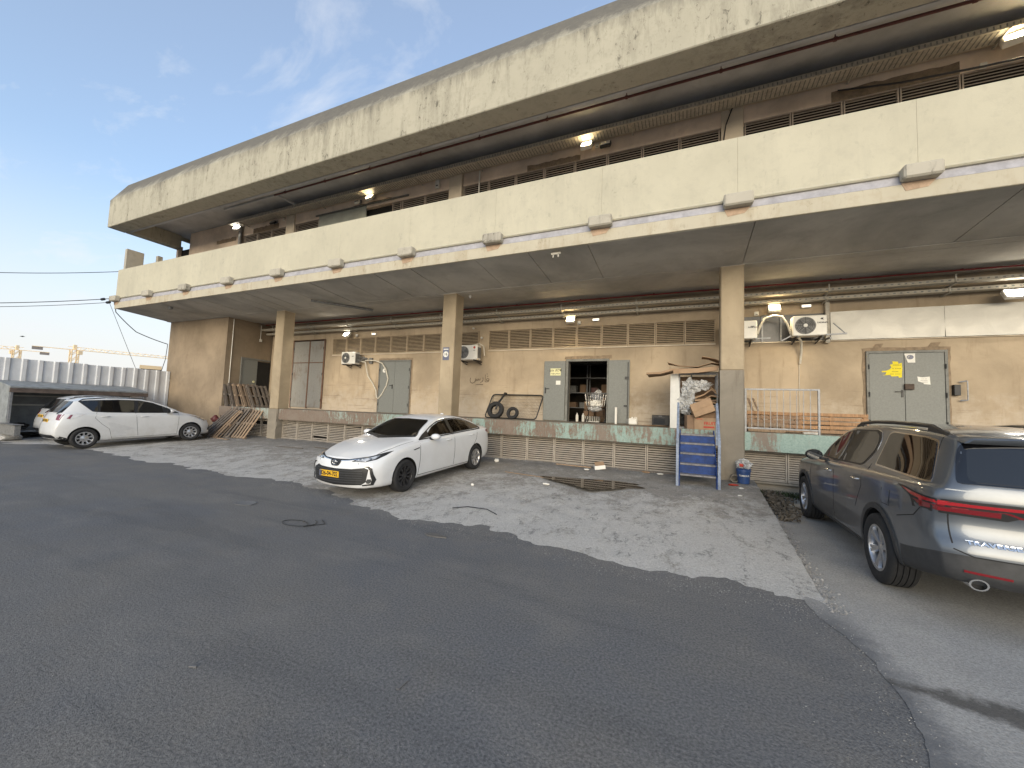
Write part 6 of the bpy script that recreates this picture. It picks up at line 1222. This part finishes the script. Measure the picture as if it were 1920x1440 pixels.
# litter, cracks of rubbish and weeds
def litter(x, y, s, m, label, name, sq=(1,1,.4), sd=1, z=None, cat='litter'): thing(name, blob((x,y,(zap(x,y) if z is None else z)+s*sq[2]*.7), s, None, sd, sq, .4, sub=2), m, label, cat, smooth=30)
litter(-4.95,10.3,.07,paper_m,'crumpled white paper behind the saloon car','paper_scrap',(1,1,.8),60); litter(-2.35,10.35,.05,paper_m,'flattened white scrap by the louvres','paper_scrap',(1.5,1,.4),61)
t = T('white_box', 'small torn white box lying at the foot of the louvres', 'box', (-2.05,10.6,zap(-2,10.6)+.01), (0,radians(-8),radians(20))); q = MB(); q.box(-.14,.14,-.1,.1,0,.10); O('carton', q, paper_m, t, .004); q = MB(); q.obox((0,-.02,.14),(.24,.16,.012),R3('X',30)); O('lid', q, card_m, t)
litter(-4.1,7.4,.035,paper_m,'small white cup lid beside the saloon car','cup_lid',(1,1,.9),62); litter(-2.75,8.25,.05,paper_m,'small white bone shaped scrap before the puddle','paper_scrap',(1.6,.5,.4),63)
for i, (x, y, s, m_, l) in enumerate(((-.9,10.7,.07,card_m,'brown scrap near the steps, left of two'),(-.55,10.6,.06,paper_m,'white scrap near the steps, right of two'),(1.0,10.1,.07,redlabel_m,'reddish wrapper before the blue bucket'),(1.12,9.85,.035,paper_m,'white scrap before the blue bucket'),(1.02,9.1,.03,paper_m,'tiny white scrap below the blue bucket'))): litter(x, y, s, m_, l, 'scrap', (1.5,1,.35), 64+i)
q = MB(); q.beam((-4.1,9.05,zap(-4,9)+.012),(-2.7,8.85,zap(-2.7,9)+.0),.03,.012); thing('wood_strip', q, woodl_m, 'thin pale wood strip lying left of the puddle', 'strip'); q = MB(); q.beam((-3.3,10.75,zap(-3,10.7)+.015),(-2.3,10.7,zap(-2.3,10.7)+.012),.04,.025); thing('wood_strip', q, woodl_m, 'pale wood strip along the louvres left of the white box', 'strip'); q = MB(); q.beam((-1.6,10.85,zap(-1.6,10.8)+.015),(.1,10.8,zap(0,10.8)+.012),.05,.025); thing('wood_strip', q, woodd_m, 'long grey strip along the louvres left of the steps', 'strip')
q = MB(); q.beam((-18.2,9.2,zap(-18,9.2)+.01),(-17.7,9.1,zap(-18,9.1)+.01),.12,.01); thing('white_scrap', q, paper_m, 'white scrap on the ground beside the leaning plank', 'scrap'); 
for i, (x, y, a) in enumerate(((-13.0,9.3,5),(-11.7,9.8,-3))): q = MB(); q.beam((x,y,zap(x,y)+.012),(x+1.2,y+.1*a/5,zap(x,y)+.012),.08,.012); thing('dark_plank', q, woodd_m, 'dark flat plank lying on the ramp, %s' % ('nearer the far column' if i == 0 else 'nearer the saloon car'), 'plank')
q = MB(); q.tube([(-3.55,5.75,zap(-3.5,5.75)+.03),(-3.35,5.92,zap(-3.3,5.9)+.035),(-3.0,5.95,zap(-3,5.95)+.03),(-2.75,5.8,zap(-2.75,5.8)+.02)], .008, 5); thing('bent_wire', q, blacksteel_m, 'bent wire on the white scraped concrete', 'wire', smooth=60)
q = MB(); pts = [(-5.05+.22*cos(a)*(1+.2*a/6), 3.95+.15*sin(a)+.02*a, .012+.006*a/6) for a in np.linspace(0, 7.5, 22)]; q.tube(pts, .005, 5); q.tube([(-4.85,3.98,.01),(-4.7,4.2,.01),(-4.9,4.32,.01)], .005, 5); thing('coiled_wire', q, blacksteel_m, 'loose coil of black wire on the asphalt', 'wire', smooth=60)
def flat(name, poly, m, label, z=.004, th=.008, cat='litter'): q = MB(); q.prism(poly, lambda a, b: (a,b,z), lambda a, b: (a,b,z+th)); thing(name, q, m, label, cat)
def rel(cx, cy, *p): return [(cx+a, cy+b) for a, b in p]
flat('cement_splat', rel(-6.75,4.35,(-.2,0),(-.12,.13),(.03,.16),(.16,.1),(.2,-.02),(.1,-.1),(-.05,-.12),(-.16,-.08)), lane_m, 'flat cement splat on the asphalt before the saloon car')
flat('paper_scrap', rel(-2.9,1.62,(-.03,.0),(.015,.018),(.028,.006),(-.018,-.012)), lane_m, 'small flat pale scrap mid foreground on the asphalt'); flat('foam_scrap', rel(-1.6,2.10,(-.008,-.05),(.008,-.05),(.010,.04),(-.003,.05)), lane_m, 'thin upright pale splinter on the foreground asphalt'); flat('plastic_scrap', rel(-5.05,1.20,(-.14,-.01),(-.06,.02),(0,0),(.08,.035),(.14,.02),(.05,-.015),(-.05,-.01)), lane_m, 'ragged pale strip of plastic at lower left of the asphalt')
flat('tar_patch', rel(-3.05,4.62,(-.2,-.04),(-.05,.02),(.1,.0),(.16,-.06),(.02,-.1),(-.12,-.1)), wet_m, 'black tar lump at the edge of the asphalt', .003, .012)
for i, (x, y) in enumerate(((-2.15,1.12),(-1.62,.72),(-1.0,1.35),(-.55,1.15),(-.2,1.9))): flat('tar_crumb', rel(x,y,(-.018,-.01),(.01,-.012),(.02,.006),(-.008,.012)), ink_m, 'tiny black tar crumb on the foreground asphalt, '+('left of the others','second from the left','nearest the middle of the picture','second from the right','furthest back of the crumbs')[i], .002, .01)
def debris():
    mb = MB()
    for _ in range(420):
        y = random.uniform(8.2,10.9); x = 1.36+.05*(y-4.6)+abs(random.gauss(0,.28))*(.4+.6*(y-8)/3); s = random.uniform(.01,.06); R = Matrix.Rotation(random.uniform(0,6), 3, Vector((random.random(),random.random(),random.random())).normalized()); mb.obox((x,y,.01+s*.4+max(0,.10-.2*abs(x-1.75))*random.random()), (s*2,s*random.uniform(.4,1.2),s*.35), R)
    tag(O('rubble', mb, m_wood('rubble mix', (.13,.11,.085))), kind='stuff')
    mb = MB()
    for _ in range(520):
        x = random.uniform(1.6,2.6); y = 10.92-abs(random.gauss(0,.22)); a = random.uniform(0,6.3); l = random.uniform(.05,.16); b = Vector((x,y,.0)); d = Vector((cos(a)*.5,sin(a)*.5,1)).normalized()*l; w_ = Vector((-sin(a),cos(a),0))*.008
        mb.add([b-w_, b+w_, b+d*.6+w_*1.4, b+d, b+d*.6-w_*1.4], [(0,1,2,3,4)])
    tag(O('weeds', mb, weed_m), kind='stuff')
debris()

# ------------------------------------------------------------------ left: fence, shed, cranes, far buildings, wires
t = T('sheet_fence', 'tall white corrugated sheet fence along the left side of the yard', 'fence', (-23.4,0,0)); q = MB(); P = .42
q.add([(-.02,0,0),(0,0,0),(0,P*.62,0),(.055,P*.68,0),(.055,P*.93,0),(0,P,0),(-.02,P,0),(-.02,0,3),(0,0,3),(0,P*.62,3),(.055,P*.68,3),(.055,P*.93,3),(0,P,3),(-.02,P,3)], [(0,1,8,7),(1,2,9,8),(2,3,10,9),(3,4,11,10),(4,5,12,11),(5,6,13,12),(6,0,7,13),(7,8,9,10,11,12,13),(6,5,4,3,2,1,0)])
fm = mesh('fence_panel', q, fence_m)
for i in range(30): link('fence_panel', fm, t, (random.uniform(-.01,.01), 10.9-P*(i+1), random.uniform(-.015,.015)))
q = MB(); q.box(-.06,-.022,-1.7,10.9,.5,.56); q.box(-.06,-.022,-1.7,10.9,2.5,2.56); O('fence_rail', q, steel_m, t)
t = T('lean_to_shed', 'low sheet metal lean-to built against the white fence', 'shed', (-23.3,5.5,0)); q = MB(); q.prism([(0,2.14),(1.55,1.92),(1.55,1.86),(0,2.08)], lambda a, b: (a,0,b), lambda a, b: (a,3.9,b)); O('roof', q, shed_m, t, .006)
q = MB(); q.box(1.50,1.56,0,3.9,1.70,1.855); O('roof_beam', q, simple('brown beam', (.13,.10,.085), .8, .3, 6), t, .005); q = MB(); q.prism([(.06,0),(1.45,0),(1.45,1.86),(.06,2.07)], lambda a, b: (a,.02,b), lambda a, b: (a,.05,b)); O('end_wall', q, shed_m, t); q = MB(); q.box(.01,.05,.1,3.9,0,2.06); O('back_wall', q, simple('shed back', (.30,.31,.31), .7, .15, 4), t)
for y in (.03, 3.8): q = MB(); q.box(1.47,1.53,y,y+.06,0,1.70); O('post', q, steel_m, t)
q = MB(); q.box(.06,.12,.1,3.8,1.2,1.26); q.box(.06,.12,.1,3.8,1.55,1.6); O('shelf_rail', q, white_m, t); q = MB(); q.box(.1,1.4,.1,3.8,.28,.32); O('bench', q, shed_m, t)
t = T('stone_kerb', 'pale rough stone lying at the foot of the shed', 'stone', (0,0,0)); O('stone', blob((-21.6,5.55,.12), .28, None, 71, (.8,1.2,.45), .3, sub=2), apron_m, t, 0, 40)
q = blob((-22.2,5.95,.48), .2, None, 73, (1.4,1,.6), .4); thing('dark_bag', q, black_m, 'dark bag lying on the shed bench', 'bag', smooth=30)
q = MB(); q.box(-21.9,-20.4,5.35,5.5,.25,.60); q.box(-21.95,-20.35,5.3,5.55,.60,.62); thing('low_bin', q, acgrey_m, 'low dark metal trough in front of the half hidden hatchback', 'trough', bevel=.01)
def aim(x, y, d): # a far point: bearing from the photograph's camera, at its true distance
    v = fw+rt*((x-960)/735)+up*((720-y)/735); v = v/math.hypot(v.x, v.y); return Vector((0,0,1.74))+v*d
def crane(label, base, h, jdir, jl, cl, jr=1.3, grade=0):
    t = T('tower_crane', label, 'crane', base); j = Vector(jdir).normalized(); up_ = Vector((0,0,1)); s_ = j.cross(up_)
    q = MB(); w_ = 1.1
    for a in (-1, 1):
        for b in (-1, 1): q.beam((a*w_,b*w_,0),(a*w_,b*w_,h),.35,.35)
    n = int(h/2.6)
    for i in range(n):
        z0, z1 = h*i/n, h*(i+1)/n
        for a in (-1, 1): q.beam((a*w_,-w_,z0),(a*w_,w_,z1),.2,.2); q.beam((-w_,a*w_,z0),(w_,a*w_,z1),.2,.2)
    O('mast', q, crane_m, t); q = MB(); A = lambda d, z, s: up_*(h+z+d*grade)+j*d+s_*s
    for a in (-.8,.8): q.beam(A(-cl,0,a),A(jl,0,a),.2,.2)
    q.beam(A(-2,jr,0),A(jl,jr*.6,0),.2,.2); n = int(jl/2.4)
    for i in range(n): d0, d1 = jl*i/n, jl*(i+.5)/n; q.beam(A(d0,0,.8),A(d1,jr,0),.16,.16); q.beam(A(d1,jr,0),A(jl*(i+1)/n,0,.8),.16,.16)
    O('jib', q, crane_m, t); q = MB(); q.beam(A(0,0,0),A(0,2.2,0),1.0,1.0); O('tower_top', q, crane_m, t)
    q = MB(); q.beam(A(-cl,-.6,0),A(-cl+3.0,-.6,0),1.4,1.3); O('counterweight', q, simple('counterweight', (.22,.20,.19), .8, .1, 1), t); q = MB(); q.obox(A(1.6,-1.2,1.3),(1.4,1.4,1.6)); O('cab', q, crane_m, t)
b = aim(140, 656, 260); crane('orange tower crane beyond the fence, the one with its mast showing', (b.x,b.y,0), b.z, (.30,1,0), 46, 12, grade=.0); b = aim(32, 656, 300); crane('orange tower crane beyond the fence at the left edge', (b.x,b.y,0), b.z, (-.35,-1,0), 40, 10)
def block(label, x0, x1, yt, d, m, fl):
    a = aim(x0, yt, d); b = aim(x1, yt, d); t = T('apartment_block', label, 'building', (0,0,0)); dv = Vector((b.x-a.x, b.y-a.y, 0)); n_ = Vector((-dv.y, dv.x, 0)).normalized()*14
    if n_.dot(Vector((a.x,a.y,0))) < 0: n_ = -n_
    q = MB(); P_ = [(a.x,a.y),(b.x,b.y),(b.x+n_.x,b.y+n_.y),(a.x+n_.x,a.y+n_.y)]; q.prism(P_, lambda u, v_: (u,v_,0), lambda u, v_: (u,v_,a.z)); O('walls', q, m, t)
    for i in range(4):
        for k_ in range(fl):
            c_ = Vector((a.x,a.y,0))+dv*((i+.5)/4); q = MB(); e = dv.normalized(); z = a.z-2.2-3*k_; o_ = -n_.normalized()*.08; q.add([c_-e*.9+o_+up_z(z-.8), c_+e*.9+o_+up_z(z-.8), c_+e*.9+o_+up_z(z+.8), c_-e*.9+o_+up_z(z+.8)]+[c_-e*.9+up_z(z-.8), c_+e*.9+up_z(z-.8), c_+e*.9+up_z(z+.8), c_-e*.9+up_z(z+.8)], [(0,1,2,3),(4,7,6,5),(0,4,5,1),(1,5,6,2),(2,6,7,3),(3,7,4,0)]); O('window', q, glass_m, t)
def up_z(z): return Vector((0,0,z))
block('far sunlit cream apartment block just left of the warehouse end', 262, 304, 684, 210, simple('far sun warmed', (.62,.48,.30), .9, .05, .2), 3); block('far grey flat roofed block beside the cream one', 238, 264, 689, 190, simple('far grey', (.42,.45,.47), .9, .05, .2), 2)  # orange sunlight is mixed into the first block's wall colour
def wire(name, pts, sag, label, r=.012, n=14):
    out = []
    for a, b in zip(pts, pts[1:]):
        a, b = Vector(a), Vector(b)
        for i in range(n): u = i/n; p = a.lerp(b, u); p.z -= sag*4*u*(1-u); out.append(p)
    out.append(Vector(pts[-1])); q = MB(); q.tube(out, r, 6); thing(name, q, black_m, label, 'cable', 'cables to the warehouse corner', smooth=60)
wire('overhead_cable', [aim(-160,504,30),(-23.82,8.8,7.40)], .12, 'topmost overhead cable reaching the parapet corner', .014); wire('overhead_cable', [aim(-160,567,30),(-23.9,8.7,6.12)], .1, 'middle overhead cable reaching the corner bracket block', .016); wire('overhead_cable', [aim(-160,574,30),aim(205,567,25.6)], .1, 'lowest overhead cable left of the slab corner', .012)
wire('stay_wire', [aim(205,567,25.6),(-23.42,9.6,2.9)], .0, 'pale stay wire slanting down to the fence top', .009); wire('drop_cable', [(-23.8,8.75,6.0),(-23.72,8.78,5.5),(-23.8,9.6,4.75),(-23.78,10.85,4.38)], .03, 'slack drop cable from the corner block to the end block', .018); wire('drop_cable', [(-23.78,10.86,4.38),(-23.82,10.84,3.6),(-24.0,10.8,3.0)], .0, 'cable running down the corner of the end block', .014)
for i, (x, y) in enumerate(((193,561),(203,567))): p = aim(x, y, 25.4); q = MB(); q.lathe([(.03,-.18),(.06,-.1),(.06,.1),(.03,.18)], 8, Matrix.Translation(p) @ Matrix.Rotation(pi/2,4,'Y')); thing('cable_clamp', q, black_m, 'dark clamp on the %s cable near the corner' % ('middle' if i == 0 else 'lowest'), 'clamp')
p = aim(42, 631, 160); q = MB(); q.add([p+Vector((0,-.5,0)),p+Vector((0,.5,.05)),p+Vector((.1,0,.18)),p+Vector((0,0,-.12)),p+Vector((-.6,0,.22)),p+Vector((.6,0,.22))], [(0,2,3),(1,3,2),(2,4,3),(3,5,2),(0,3,2),(1,2,3)]); thing('bird', q, black_m, 'tiny dark bird flying above the fence', 'bird')
